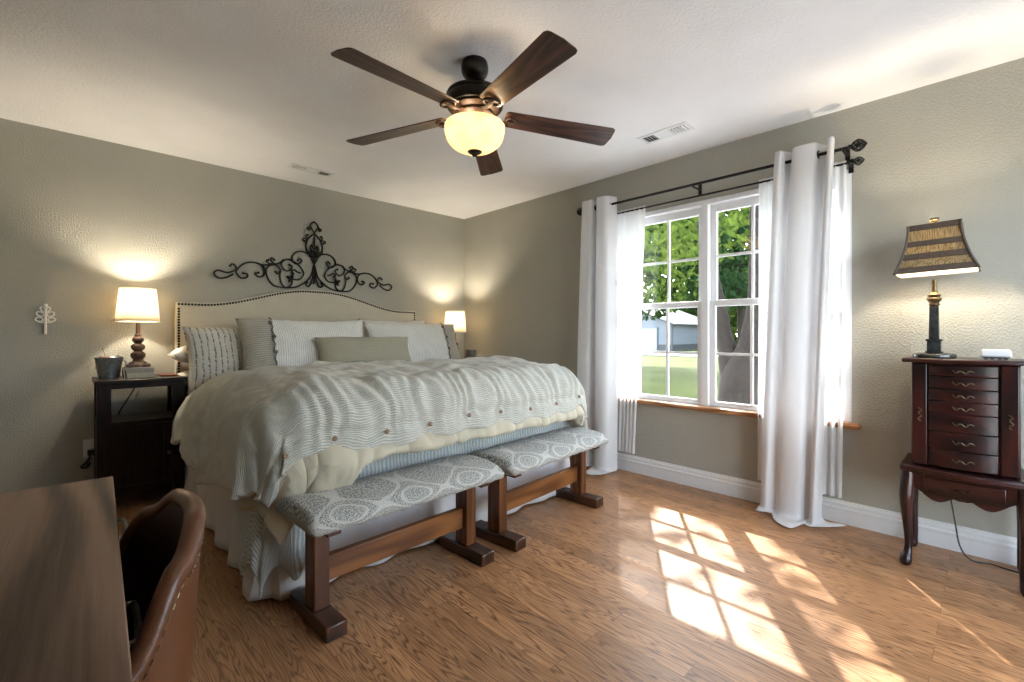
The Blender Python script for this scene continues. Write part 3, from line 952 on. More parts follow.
def king_sham(label, loc, lean, rz, seed, side, w=0.98, h=0.49):
    t = thing('king_sham', label, 'pillow', loc, 0, 'button band king shams')
    t.rotation_euler = (math.radians(lean), 0, math.radians(rz))
    body = pillow_mb(w, h, 0.22, seed, wr=0.012)
    o = body.build('body', [M['sham'], M['sham_band']], t, merge=0.0005, angle=180)
    cut = (w / 2 - 0.21)
    for p in o.data.polygons:
        c = p.center
        if side * c.x > cut: p.material_index = 1
    b = MB()
    pts = []
    for i in range(25):
        z = h * (0.03 + 0.94 * i / 24)
        cc = 2 * z / h - 1
        a = cut * side / (w / 2)
        th = max(0.0, (1 - abs(a) ** 3.2) * (1 - abs(cc) ** 3.2)) ** 0.55
        pts.append((side * cut + 0.008 * math.sin(i * 1.7), -(0.22 / 2 * th + 0.006), z))
    b.tube(pts, 0.004, 6)
    b.build('stitched_edge', M['cord_dark'], t)
    for k in (3, 9, 15, 21):
        p = pts[k]
        bb = MB(); bb.lathe([(0.0, 0.0), (0.013, 0.0), (0.015, 0.004), (0.011, 0.008), (0.0, 0.008)], (0, 0, 0), 12)
        for v in bb.bm.verts: v.co = Vector((p[0] + v.co.x, p[1] - v.co.z, p[2] + v.co.y))
        bb.build('button', M['cord_dark'], t)
    return t
king_sham('white king sham with its grey button band at its left end', (-1.935, -0.60, 0.775), -20, 0, 31, -1)
king_sham('white king sham with its button band at its right end', (-0.925, -0.54, 0.765), -20, 0, 44, 1, 1.0)
pillow('lumbar_pillow', 'small sand coloured lumbar pillow in front of the shams', 0.79, 0.30, 0.18, M['lumbar'], (-1.56, -0.80, 0.825), -26, -3, 52, pinch=0.06, wr=0.005)

# buttons on the duvet hem
b0 = Vector(dv.location)
cand = [(u_ / 600.0, DUVET_PT(u_ / 600.0, 0.968), DUVET_PT(u_ / 600.0, 0.99), DUVET_PT(u_ / 600.0, 0.945)) for u_ in range(60, 560)]
for bx_ in BUT:
    u_, p, p2, p0 = min(cand, key=lambda q: abs(q[1].x - bx_) + (0.5 if q[1].y > -2.0 else 0))
    tn = (p2 - p0).normalized()
    nrm = Vector((1, 0, 0)).cross(tn)
    if nrm.y > 0: nrm = -nrm
    bb = MB(); bb.lathe([(0.0, 0.0), (0.010, 0.0), (0.0115, 0.004), (0.008, 0.007), (0.0, 0.006)], (0, 0, 0), 12)
    q = nrm.to_track_quat('Z', 'Y')
    for vv in bb.bm.verts: vv.co = (q @ vv.co) + p + nrm * 0.003 - b0
    bb.build('button', M['button'], dv)
# ------------------------------------------------------------------ benches
def make_bench(name, label, loc, rz, span, slen, grp):
    t = thing(name, label, 'bench', loc, rz, grp)
    hx = span / 2
    for s in (-1, 1):
        f = MB().box(s * hx - 0.042, s * hx + 0.042, -0.17, 0.17, 0, 0.058).build('foot', M['cherry_dark'], t, bevel=0.007)
        MB().box(s * hx - 0.03, s * hx + 0.03, -0.045, 0.045, 0.058, 0.385).build('leg', M['cherry'], t, bevel=0.004)
        MB().box(s * hx - 0.028, s * hx + 0.028, -0.15, 0.15, 0.372, 0.392).build('seat_support', M['cherry_dark'], t, bevel=0.004)
    MB().box(-hx + 0.03, hx - 0.03, -0.016, 0.016, 0.142, 0.243).build('rail', M['cherry_y'], t, bevel=0.004)
    b = MB()
    D = 0.178
    L = slen / 2
    ny = 26; nx = 60
    # rounded cushion: closed loop section swept along x
    sec = cr([(-D, 0.40), (-D - 0.012, 0.425), (-D + 0.02, 0.458), (-0.08, 0.474), (0.08, 0.474), (D - 0.02, 0.458), (D + 0.012, 0.425), (D, 0.40), (0.1, 0.392), (-0.1, 0.392)], 3, True)
    m = len(sec)
    acc = [0]
    for i in range(m): acc.append(acc[-1] + math.dist(sec[i], sec[(i + 1) % m]))
    rings = []
    xs = [-1 + 2 * i / nx for i in range(nx + 1)]
    def fn(u, v):
        i = int(round(u * m)) % m
        y, z = sec[i]
        a = 2 * v - 1
        e = 1 - abs(a)
        k = min(1.0, e / 0.05)
        k = math.sqrt(max(0, 1 - (1 - k) ** 2)) if k < 1 else 1
        zc = 0.425
        z2 = zc + (z - zc) * (0.35 + 0.65 * k)
        y2 = y * (0.94 + 0.06 * k)
        lump = 0.006 * nz(a * 6 + rz * 9, y * 12, span * 7)
        return (a * L, y2 + 0.004 * nz(a * 14, z * 30, 3), z2 + (lump if z > 0.43 else 0) + (0.006 * nz(a * 17, y * 9, 5) if z < 0.41 else 0))
    V = b.grid(fn, m, nx, lambda u, v: (v * slen, u * acc[-1]), wrap_u=True)
    b.bm.faces.new(V[0][::-1]); b.bm.faces.new(V[-1])
    b.build('seat_cushion', M['bench'], t, angle=70)
    return t
make_bench('upholstered_bench', 'patterned bench with wooden trestle base at the left half of the bed foot', (-2.215, -2.375, 0), math.radians(2.0), 0.755, 0.955, 'bed foot benches')
make_bench('upholstered_bench', 'patterned bench with wooden trestle base at the right half of the bed foot', (-1.2325, -2.335, 0), math.radians(4.5), 0.785, 0.96, 'bed foot benches')

# ------------------------------------------------------------------ nightstands
def make_nightstand(label, loc):
    t = thing('nightstand', label, 'nightstand', loc, 0)
    W, D, H = 0.222, 0.19, 0.80                             # half width, half depth, underside of top
    MB().box(-W - 0.012, W + 0.012, -D - 0.03, D + 0.0, H, H + 0.026).build('top', M['espresso_x'], t, bevel=0.004)
    for sx in (-1, 1):
        for sy in (-1, 1):
            w_ = 0.068 if sy < 0 else 0.05
            x0, x1 = (-W, -W + w_) if sx < 0 else (W - w_, W)
            y0, y1 = (-D, -D + 0.045) if sy < 0 else (D - 0.045, D)
            MB().box(x0, x1, y0, y1, 0, H).build('leg', M['espresso'], t, bevel=0.003)
        x0 = -W + 0.004 if sx < 0 else W - 0.022
        MB().box(x0, x0 + 0.018, -D + 0.045, D - 0.045, 0.10, H if sx > 0 else 0.56).build('side_panel', M['espresso'], t)
    MB().box(-W + 0.068, W - 0.068, -D + 0.004, -D + 0.03, H - 0.03, H).build('apron', M['espresso_x'], t)
    MB().box(-W + 0.01, W - 0.01, -D + 0.01, D - 0.01, 0.535, 0.56).build('shelf', M['espresso_x'], t)
    MB().box(-W + 0.01, W - 0.01, -D + 0.03, D - 0.01, 0.085, 0.105).build('bottom_shelf', M['espresso_x'], t)
    MB().box(-W + 0.02, W - 0.02, D - 0.02, D - 0.012, 0.105, 0.535).build('back_panel', M['espresso'], t)
    b = MB()
    x0, x1, z0, z1, yf = -W + 0.070, W - 0.070, 0.108, 0.532, -D + 0.008
    s = 0.042
    b.box(x0, x0 + s, yf, yf + 0.018, z0, z1); b.box(x1 - s, x1, yf, yf + 0.018, z0, z1)
    b.box(x0 + s, x1 - s, yf, yf + 0.018, z0, z0 + s); b.box(x0 + s, x1 - s, yf, yf + 0.018, z1 - s, z1)
    b.box(x0 + s, x1 - s, yf + 0.008, yf + 0.016, z0 + s, z1 - s)
    d = b.build('door', M['espresso'], t, smooth=False, bevel=0.002)
    MB().lathe([(0.004, 0), (0.005, 0.006), (0.011, 0.012), (0.012, 0.018), (0.008, 0.023), (0, 0.024)], (0, 0, 0), 14).build('knob', M['silver_pull'], d, (x1 - 0.018, yf, 0.33), rot=(math.radians(90), 0, 0))
    return t
NSL = (-2.944, -0.235, 0)
NSR = (-0.285, -0.235, 0)
nsl = make_nightstand('dark espresso nightstand left of the bed with open shelf and door', NSL)
nsr = copy_tree(nsl)
nsr.location = NSR
nsr['label'] = 'dark espresso nightstand in the corner right of the bed'
NT_Z = 0.826

# bedside lamps
def make_lamp(label, loc):
    t = thing('table_lamp', label, 'lamp', loc, 0, 'turned wood bedside lamps')
    MB().box(-0.062, 0.062, -0.062, 0.062, 0, 0.022).build('base', M['lamp_wood'], t, bevel=0.004)
    pr = cr([(0.050, 0.022), (0.046, 0.032), (0.030, 0.040), (0.027, 0.052), (0.036, 0.062), (0.041, 0.078), (0.037, 0.094), (0.022, 0.106), (0.022, 0.109),
             (0.034, 0.120), (0.0385, 0.135), (0.034, 0.150), (0.020, 0.160), (0.020, 0.163), (0.029, 0.172), (0.0325, 0.185), (0.028, 0.198), (0.017, 0.207), (0.017, 0.212),
             (0.020, 0.216), (0.018, 0.222), (0.0125, 0.226), (0.0125, 0.262), (0.010, 0.300)], 3)
    MB().lathe(pr, n=24).build('stem', M['lamp_wood'], t)
    z0, z1, r0, r1 = 0.308, 0.530, 0.118, 0.098
    b = MB()
    b.grid(lambda u, v: ((r0 + (r1 - r0) * v) * math.cos(2 * PI * u), (r0 + (r1 - r0) * v) * math.sin(2 * PI * u), z0 + (z1 - z0) * v), 40, 3, wrap_u=True)
    s = b.build('lamp_shade', M['shade'], t, solid=0.002, soff=0)
    b = MB()
    b.torus((0, 0, z0), r0, 0.0022, 'z', 40, 6)
    b.build('shade_ring', M['cast_white'], s)
    b = MB()
    b.torus((0, 0, z1), r1, 0.0022, 'z', 40, 6)
    for k in range(3):
        a = 2 * PI * k / 3
        b.tube([(0, 0, z1 - 0.02), (r1 * math.cos(a), r1 * math.sin(a), z1)], 0.0016, 6)
    b.build('shade_spider', M['cast_white'], s)
    MB().ball((0, 0, 0.40), 0.027, 10, 1.2).build('bulb', M['bulb'], t)
    l = bpy.data.lights.new('bedside_bulb', 'POINT'); l.energy = LAMP_W; l.color = (1.0, 0.87, 0.68); l.shadow_soft_size = 0.03
    lo = bpy.data.objects.new('bedside_bulb', l); COL.objects.link(lo); lo.parent = t; lo.location = (0, 0, 0.445)
    return t
LAMP_W = 14.0
make_lamp('turned wood lamp with glowing white shade on books, left nightstand', (-2.950, -0.20, NT_Z + 0.066))
make_lamp('turned wood lamp with glowing shade in the right corner by the bed', (-0.315, -0.25, NT_Z))

# things on the left nightstand
def book(label, cx, cy, z, w, d, h, mat, rz):
    t = thing('book', label, 'book', (cx, cy, z), math.radians(rz), 'books under the left lamp')
    b = MB()
    b.box(-w / 2, w / 2, -d / 2, d / 2, 0, 0.003); b.box(-w / 2, w / 2, -d / 2, d / 2, h - 0.003, h)
    b.box(-w / 2, w / 2, -d / 2, -d / 2 + 0.003, 0.003, h - 0.003)
    b.build('cover', mat, t, smooth=False)
    MB().box(-w / 2 + 0.004, w / 2 - 0.004, -d / 2 + 0.003, d / 2 - 0.004, 0.003, h - 0.003).build('pages', M['paper'], t, smooth=False)
book('cream book at the bottom of the pair under the left lamp', -2.945, -0.21, NT_Z, 0.148, 0.21, 0.033, M['book_b'], 1)
book('grey book directly under the left lamp base', -2.943, -0.21, NT_Z + 0.033, 0.144, 0.20, 0.032, M['book_a'], -2)
b = MB().box(-2.835, -2.745, -0.30, -0.13, NT_Z, NT_Z + 0.008)
tag(b.build('notebook', M['red_wood'], loc=(-2.79, -0.215, NT_Z), smooth=False, bevel=0.002), 'thin red brown notebook beside the books on the left nightstand', 'notebook')
bk = thing('bucket', 'galvanized metal bucket of odds and ends on left nightstand', 'bucket', (-3.098, -0.20, NT_Z))
b = MB(); b.lathe([(0.0, 0.0), (0.052, 0.0), (0.0535, 0.006), (0.054, 0.012), (0.071, 0.126), (0.074, 0.132), (0.0745, 0.137), (0.072, 0.139), (0.0685, 0.131), (0.051, 0.012), (0.0, 0.008)], n=32, cap0=False, cap1=False)
b.build('body', M['galv'], bk, merge=0.0008)
b = MB(); b.tube(cr([(0.07, 0, 0.118), (0.085, 0.0, 0.10), (0.083, 0.0, 0.07), (0.066, 0, 0.062)], 5), 0.004, 8); b.build('handle', M['galv'], bk)
bx_, by_ = -3.098, -0.20
tag(MB().ball((bx_ + 0.012, by_ - 0.015, NT_Z + 0.127), 0.022, 10, 0.8).build('jar', M['plastic_white'], loc=(bx_ + 0.012, by_ - 0.015, NT_Z + 0.11)), 'round white jar among the things in the bucket', 'jar')
tag(MB().box(bx_ - 0.058, bx_ - 0.022, by_ - 0.03, by_ - 0.012, NT_Z + 0.06, NT_Z + 0.146, Matrix.Rotation(0.25, 3, 'Y')).build('small_box', M['item_tan'], loc=(bx_ - 0.04, by_ - 0.02, NT_Z + 0.06), bevel=0.003), 'tan card packet leaning at the left rim of the bucket', 'box')
tag(MB().cyl((bx_ - 0.02, by_ - 0.035, NT_Z + 0.05), (bx_ - 0.012, by_ - 0.045, NT_Z + 0.142), 0.011).build('bottle', M['item_red'], loc=(bx_ - 0.02, by_ - 0.035, NT_Z + 0.05), bevel=0.003), 'small red tube standing at the front of the bucket', 'bottle')
tag(MB().cyl((bx_ + 0.035, by_ + 0.0, NT_Z + 0.05), (bx_ + 0.05, by_ - 0.01, NT_Z + 0.150), 0.012).build('bottle', M['book_a'], loc=(bx_ + 0.035, by_, NT_Z + 0.05), bevel=0.003), 'small grey bottle at the right rim of the bucket', 'bottle')
b = MB(); b.tube(cr([(bx_ - 0.015, by_ + 0.02, NT_Z + 0.05), (bx_ - 0.018, by_ + 0.02, NT_Z + 0.14), (bx_ - 0.03, by_ + 0.015, NT_Z + 0.19)], 5), 0.0012, 6); b.ball((bx_ - 0.03, by_ + 0.015, NT_Z + 0.192), 0.004, 6)
tag(b.build('wire_stick', M['black'], loc=(bx_ - 0.015, by_ + 0.02, NT_Z + 0.05)), 'thin dark wire with a bead sticking up from the bucket', 'wire')
b = MB().box(-3.035, -3.02, -0.33, -0.2, NT_Z, NT_Z + 0.035, Matrix.Rotation(0.5, 3, 'X'))
tag(b.build('eyeglasses_case', M['black'], loc=(-3.028, -0.26, NT_Z), bevel=0.006), 'small dark case between the bucket and the books', 'case')

# can on the right nightstand
cn = thing('tin_can', 'plain grey metal canister beside the right corner lamp', 'canister', (-0.135, -0.29, NT_Z))
MB().lathe([(0.0, 0), (0.058, 0), (0.0595, 0.003), (0.0595, 0.112), (0.061, 0.115), (0.061, 0.119), (0.057, 0.119), (0.056, 0.006), (0, 0.006)], n=32, cap0=False, cap1=False).build('body', M['tin'], cn, merge=0.0005)

# lamp cord behind left nightstand + outlet
b = MB(); b.tube(cr([(-2.93, -0.026, 0.79), (-2.97, -0.024, 0.70), (-3.03, -0.024, 0.585), (-3.06, -0.022, 0.50), (-3.10, -0.024, 0.40), (-3.15, -0.03, 0.30), (-3.178, -0.034, 0.315)], 6), 0.0042, 8)
tag(b.build('lamp_cord', M['black'], loc=(-2.93, -0.03, 0.79)), 'black lamp cord running down the wall behind the left nightstand', 'cord')
ol = thing('wall_outlet', 'white wall outlet with a black plug left of the nightstand', 'outlet', (-3.183, 0, 0.345))
MB().box(-0.036, 0.036, -0.006, 0, -0.062, 0.062).build('plate', M['plastic_white'], ol, bevel=0.003)
b = MB()
for z in (-0.022, 0.022):
    b.lathe([(0.016, 0), (0.016, 0.003), (0.0, 0.003)], (0, 0, 0), 16)
    b.bm.verts.ensure_lookup_table()
    for v in b.bm.verts[-48:]: v.co = Vector((v.co.x, -0.006 - v.co.z, z + v.co.y))
b.build('socket', M['cast_white'], ol)
b = MB(); b.box(-0.015, 0.017, -0.045, -0.0065, -0.04, -0.008)
b.tube(cr([(0, -0.03, -0.035), (-0.01, -0.035, -0.07), (-0.035, -0.03, -0.10), (-0.045, -0.03, -0.115), (-0.02, -0.03, -0.12), (0.0, -0.03, -0.09)], 5), 0.007, 8)
tag(b.build('power_plug', M['black'], loc=(-3.183, -0.045, 0.345), bevel=0.002, rot=(0, 0, 0)), 'black power plug and looped cord in the wall outlet', 'plug')
bpy.context.view_layer.update()
for v in bpy.data.objects['power_plug'].data.vertices: v.co.y += 0.045

# ------------------------------------------------------------------ wall decorations
SC = {'A1': [(0.052, 1.829), (0.106, 1.841), (0.16, 1.824), (0.189, 1.784), (0.181, 1.744), (0.154, 1.726), (0.12, 1.738), (0.108, 1.761), (0.124, 1.775), (0.138, 1.759)],
 'A2': [(-0.029, 1.79), (0.002, 1.728), (0.029, 1.63), (0.082, 1.569), (0.154, 1.526), (0.235, 1.513)],
 'B': [(0.216, 1.76), (0.148, 1.729), (0.106, 1.685), (0.091, 1.642), (0.115, 1.602), (0.148, 1.589), (0.185, 1.591)],
 'B2': [(0.120, 1.650), (0.148, 1.659), (0.17, 1.674), (0.191, 1.656), (0.176, 1.639)],
 'C': [(0.204, 1.759), (0.247, 1.751), (0.276, 1.717), (0.264, 1.678), (0.228, 1.657), (0.199, 1.673), (0.189, 1.701), (0.21, 1.713)],
 'D': [(0.185, 1.589), (0.197, 1.539), (0.239, 1.514), (0.273, 1.544), (0.288, 1.603), (0.282, 1.652)],
 'E': [(0.279, 1.661), (0.311, 1.696), (0.363, 1.693), (0.396, 1.646), (0.378, 1.576), (0.328, 1.523), (0.254, 1.513), (0.2, 1.516)],
 'E2': [(0.282, 1.658), (0.302, 1.627), (0.32, 1.643)],
 'F': [(0.254, 1.754), (0.292, 1.719), (0.33, 1.71), (0.359, 1.74), (0.35, 1.756), (0.33, 1.742)],
 'F2': [(0.337, 1.716), (0.367, 1.706), (0.392, 1.725), (0.377, 1.735)],
 'G': [(0.363, 1.697), (0.422, 1.69), (0.476, 1.703), (0.544, 1.694), (0.597, 1.65), (0.614, 1.609), (0.579, 1.568), (0.537, 1.578), (0.535, 1.603), (0.565, 1.608)],
 'G2': [(0.476, 1.703), (0.422, 1.683), (0.404, 1.641), (0.418, 1.598), (0.456, 1.59), (0.476, 1.614), (0.452, 1.622)],
 'H': [(0.611, 1.625), (0.621, 1.662), (0.643, 1.674), (0.657, 1.658)],
 'H2': [(0.607, 1.635), (0.671, 1.603), (0.741, 1.615), (0.766, 1.587), (0.737, 1.555), (0.686, 1.562), (0.635, 1.595)],
 'L': [(0.002, 2.012), (0.037, 1.978), (0.06, 1.949), (0.071, 1.885), (0.052, 1.835), (0.029, 1.796)],
 'L2': [(0.06, 1.953), (0.088, 1.959), (0.1, 1.946), (0.084, 1.936)], 'L3': [(0.06, 1.955), (0.072, 1.981), (0.06, 1.993)],
 'T': [(-0.004, 2.12), (0.023, 2.1), (0.04, 2.068), (0.06, 2.059), (0.052, 2.042), (0.039, 2.048)],
 'T2': [(-0.003, 2.011), (0.013, 2.043), (0.035, 2.076)],
 'S': [(0.002, 1.669), (0.026, 1.571), (0.05, 1.536), (0.072, 1.554), (0.06, 1.572)],
 'K': [(0.0, 1.876), (0.02, 1.902), (0.037, 1.892)]}
ws = thing('wall_scroll', 'black wrought iron scroll ornament hung above the headboard', 'wall decor', (-1.706, 0, 1.50))
b = MB()
for k, pts in SC.items():
    for s in (1, -1):
        p = cr([(s * (x + 0.001), -0.018 - 0.002 * (k in 'ABCDE'), z - 1.50) for x, z in pts], 5)
        b.tube(p, 0.0072 if k not in ('L2', 'L3', 'F2', 'K', 'T2') else 0.0058, 7, up=Vector((0, 1, 0)))
        if k in ('A1', 'B2', 'C', 'F', 'F2', 'G', 'G2', 'H', 'H2', 'L2', 'L3', 'T', 'S', 'E2'):
            b.ball(p[-1] if k != 'H2' else p[0], 0.010, 8)
b.tube([(0, -0.018, 0.529), (0, -0.018, 0.311), (0, -0.018, 0.065)], 0.008, 8)
for s in (-0.55, -0.25, 0.25, 0.55):
    b.cyl((s * 0.72, -0.018, 0.19 if abs(s) > 0.3 else 0.24), (s * 0.72, 0, 0.19 if abs(s) > 0.3 else 0.24), 0.004)
b.build('scroll_frame', M['iron'], ws)
def leaf_shape(mb, x, z, ang, L, w):
    ca, sa = math.cos(ang), math.sin(ang)
    n = 8
    top, bot = [], []
    for i in range(n + 1):
        t_ = i / n
        ww = w * math.sin(PI * t_) ** 0.8 * (1 - 0.35 * t_)
        for sgn, lst in ((1, top), (-1, bot)):
            u, v = L * t_, sgn * ww
            lst.append(mb.bm.verts.new((x + u * ca - v * sa, -0.026 + 0.006 * t_ - 0.004 * math.sin(PI * t_), z - 1.5 + u * sa + v * ca)))
    for i in range(n):
        mb.bm.faces.new((top[i], top[i + 1], bot[i + 1], bot[i]))
for s in (1, -1):
    for (x, z, a, L, w) in ((0.0, 1.79, 0.75, 0.11, 0.02), (0.01, 1.80, 1.25, 0.10, 0.016), (0.19, 1.59, 0.4, 0.055, 0.018), (0.19, 1.59, 1.6, 0.05, 0.015), (0.19, 1.59, -0.7, 0.045, 0.014), (0.0, 1.87, 0.9, 0.055, 0.014)):
        aa = a if s > 0 else PI - a
        b = MB(); leaf_shape(b, s * x, z, aa, L, w)
        b.build('leaf', M['iron'], ws, solid=0.004, soff=0)

kh = thing('wall_hook', 'small white cast metal tree shaped hook on the left wall area', 'hook', (-3.396, 0, 1.21))
b = MB()
b.tube([(0, -0.012, -0.094), (0, -0.012, 0.075)], [0.0075, 0.0065], 8)
b.ball((0, -0.013, 0.088), 0.012, 8)
b.tube([(-0.03, -0.011, -0.021), (0.03, -0.011, -0.021)], 0.005, 8)
def loop(cx, cz, rx, rz, ang, rr=0.0048):
    pts = []
    for k in range(16):
        a = 2 * PI * k / 16
        u, v = rx * math.cos(a), rz * math.sin(a)
        pts.append((cx + u * math.cos(ang) - v * math.sin(ang), -0.012, cz + u * math.sin(ang) + v * math.cos(ang)))
    b.tube(pts, rr, 7, closed=True, up=Vector((0, 1, 0)))
for s in (1, -1):
    loop(s * 0.028, -0.003, 0.017, 0.013, s * 0.15)
    loop(s * 0.024, 0.032, 0.018, 0.014, s * 0.6)
    loop(s * 0.012, 0.062, 0.017, 0.009, s * 1.15)
b.build('tree_frame', M['cast_white'], kh)
b = MB(); b.tube(cr([(0, -0.012, -0.085), (0, -0.03, -0.093), (0, -0.038, -0.075)], 5), 0.005, 8); b.build('hook', M['cast_white'], kh)

# ------------------------------------------------------------------ curtains
def rod(label, x, z, y0, y1, r, fr, brackets, grp):
    t = thing('curtain_rod', label, 'curtain rod', (x, (y0 + y1) / 2, z), 0, grp)
    h = (y1 - y0) / 2
    MB().cyl((0, -h, 0), (0, h, 0), r).build('rod', M['iron'], t)
    for s in (-1, 1):
        b = MB()
        b.lathe([(r * 1.5, 0), (r * 1.7, 0.004), (r * 1.2, 0.010), (r * 1.5, 0.014), (r * 1.1, 0.018)], n=14)
        b.build('collar', M['iron'], t, (0, s * h, 0), rot=(math.radians(-90 * s), 0, 0))
        b = MB()
        for k in range(8):                                   # twisted cage finial
            pts = []
            for i in range(13):
                q = i / 12
                a = 2 * PI * k / 8 + q * 2.2
                rad = fr * math.sin(PI * (0.06 + 0.9 * q)) ** 0.8
                pts.append((rad * math.cos(a), rad * math.sin(a), 0.012 + 2.1 * fr * q))
            b.tube(pts, fr * 0.14, 6)
        b.ball((0, 0, 0.012 + fr * 1.05), fr * 0.45, 8)
        b.ball((0, 0, 0.012 + fr * 2.1), fr * 0.25, 8)
        b.build('finial', M['iron'], t, (0, s * h, 0), rot=(math.radians(-90 * s), 0, 0))
    for yb in brackets:
        b = MB()
        yy = yb - (y0 + y1) / 2
        b.box(-x - 0.006, -x, yy - 0.012, yy + 0.012, -0.045, 0.035)
        b.tube([(-x - 0.004, yy, -0.012), (0.0, yy, -r - 0.004)], 0.006, 8)
        b.tube(cr([(0.012, yy, -r * 0.2), (0.006, yy, -r - 0.003), (-0.006, yy, -r - 0.003), (-0.012, yy, r * 0.5)], 4), 0.005, 8)
        b.build('bracket', M['iron'], t)
    return t
RX, RZ = -0.12, 2.168
rod('dark front curtain rod carrying the grommet drapes', RX, RZ, -3.66, -1.815, 0.0095, 0.031, (-1.86, -2.76, -3.635), None)
rod('thin dark rear rod carrying the sheer curtains', -0.055, 2.10, -3.66, -1.825, 0.0065, 0.022, (-1.85, -3.652), None)

def drape(name, label, top, bot, ztop, zbot, mat, nz_=60, pool=0.0, tail=None, seed=1, grommets=(), n=6, belly=None, grp=None):
    """panel swept from a top plan path to a bottom plan path (lists of (x, y))."""
    t = thing(name, label, 'curtain', (top[0][0], (top[0][1] + top[-1][1]) / 2, zbot), 0, grp)
    o_ = Vector(t.location)
    A = cr(top, n); Bm = cr(bot, n)
    m = len(A) - 1
    b = MB()
    H = ztop - zbot
    def pt(u, v):
        i = min(m, int(round(u * m)))
        a, c = A[i], Bm[i]
        k = v ** 0.85
        x = a[0] + (c[0] - a[0]) * k; y = a[1] + (c[1] - a[1]) * k
        x += 0.008 * nz(u * 6, v * 5, seed) * v; y += 0.006 * nz(u * 5, v * 4, seed + 9) * v
        z = ztop - H * v
        if pool:
            zz = v * (H + pool) - H                           # > 0: lying on the floor
            z = ztop - v * (H + pool)
            if zz > -0.05:
                w = max(0.0, zz)
                q = w / pool
                x -= w * (0.55 + 0.35 * math.sin(u * 9 + seed)) 
                if tail: 
                    tk = sstep(tail[0] - 0.12, tail[0], u) 
                    x += tk * w * 0.5; y -= tk * w * tail[1]
                z = zbot + 0.012 + 0.030 * abs(math.sin(w * 22 + u * 5)) * (1 - 0.55 * q) * (0.4 + 0.6 * abs(nz(u * 5, w * 9, seed)) * 1.5) + max(0, -zz) * 0.8
        return Vector((x, y, z)) - o_
    b.grid(pt, m, nz_, lambda u, v: (u, v * H))
    b.build('panel', mat, t, solid=0.002, soff=0, sub=1, angle=180)
    for (gx, gy, gz) in grommets:
        MB().torus((gx - o_.x, gy - o_.y, gz - o_.z), 0.020, 0.0045, 'y', 20, 8).build('grommet', M['iron'], t)
    return t
drape('drape', 'white grommet drape right of the window, puddling on the floor',
      [(-0.10, -3.285), (-0.155, -3.295), (-0.165, -3.33), (-0.11, -3.35), (-0.08, -3.37), (-0.15, -3.39), (-0.168, -3.43), (-0.165, -3.48), (-0.15, -3.51), (-0.08, -3.53), (-0.07, -3.555), (-0.165, -3.572), (-0.185, -3.59), (-0.17, -3.60), (-0.12, -3.595)],
      [(-0.07, -3.195), (-0.14, -3.20), (-0.17, -3.235), (-0.16, -3.265), (-0.15, -3.29), (-0.185, -3.32), (-0.20, -3.37), (-0.195, -3.42), (-0.17, -3.44), (-0.15, -3.455), (-0.15, -3.47), (-0.19, -3.48), (-0.215, -3.50), (-0.19, -3.515), (-0.10, -3.52)],
      2.235, 0.0, M['drape'], pool=0.17, tail=(1.0, 0.75), seed=3, grommets=((-0.12, -3.305, RZ), (-0.12, -3.405, RZ), (-0.12, -3.515, RZ), (-0.12, -3.588, RZ)), grp='grommet drapes')
drape('drape', 'white grommet drape left of the window by the bed',
      [(-0.08, -1.815), (-0.16, -1.82), (-0.165, -1.865), (-0.16, -1.92), (-0.08, -1.94), (-0.08, -1.955), (-0.165, -1.97), (-0.172, -2.02), (-0.16, -2.07), (-0.09, -2.095), (-0.08, -2.11)],
      [(-0.09, -1.74), (-0.17, -1.75), (-0.20, -1.82), (-0.18, -1.89), (-0.12, -1.92), (-0.12, -1.95), (-0.20, -1.97), (-0.23, -2.04), (-0.21, -2.10), (-0.14, -2.125), (-0.10, -2.13)],
      2.235, 0.0, M['drape'], pool=0.14, seed=8, grommets=((-0.12, -1.826, RZ), (-0.12, -1.935, RZ), (-0.12, -1.965, RZ), (-0.12, -2.08, RZ)), grp='grommet drapes')

def sheer(label, y0t, y1t, y0b, y1b, waves, seed):
    t = thing('sheer_curtain', label, 'curtain', (-0.055, (y0t + y1t) / 2, 0.165), 0, 'sheer curtains')
    o_ = Vector(t.location)
    m = waves * 8
    def pt(u, v):
        y = (y0t + (y1t - y0t) * u) * (1 - v) + (y0b + (y1b - y0b) * u) * v
        ph = u * waves * 2 * PI + 1.3 * nz(u * 4, v * 1.5, seed)
        amp = (0.007 + 0.010 * sstep(0.02, 0.5, v)) * (0.7 + 0.6 * nz(u * 7, 2, seed))
        return Vector((-0.055 + amp * math.sin(ph) - 0.008 * v, y + 0.004 * nz(u * 9, v * 3, seed), 2.118 - (2.118 - 0.165) * v)) - o_
    b = MB()
    b.grid(pt, m, 30, lambda u, v: (u, v * 2))
    b.build('panel', M['sheer'], t, smooth=True, angle=180)
    def hem(u, v):
        p = pt(u, 0.962 + 0.038 * v)
        return p + Vector((-0.0015, 0, 0))
    b = MB(); b.grid(hem, m, 3); b.build('hem', M['sheer'], t, angle=180)
sheer('white sheer curtain behind the right drape glowing in sunlight', -3.17, -3.638, -3.165, -3.618, 11, 4)
sheer('white sheer curtain at the left side of the window', -1.93, -2.355, -1.93, -2.26, 10, 14)

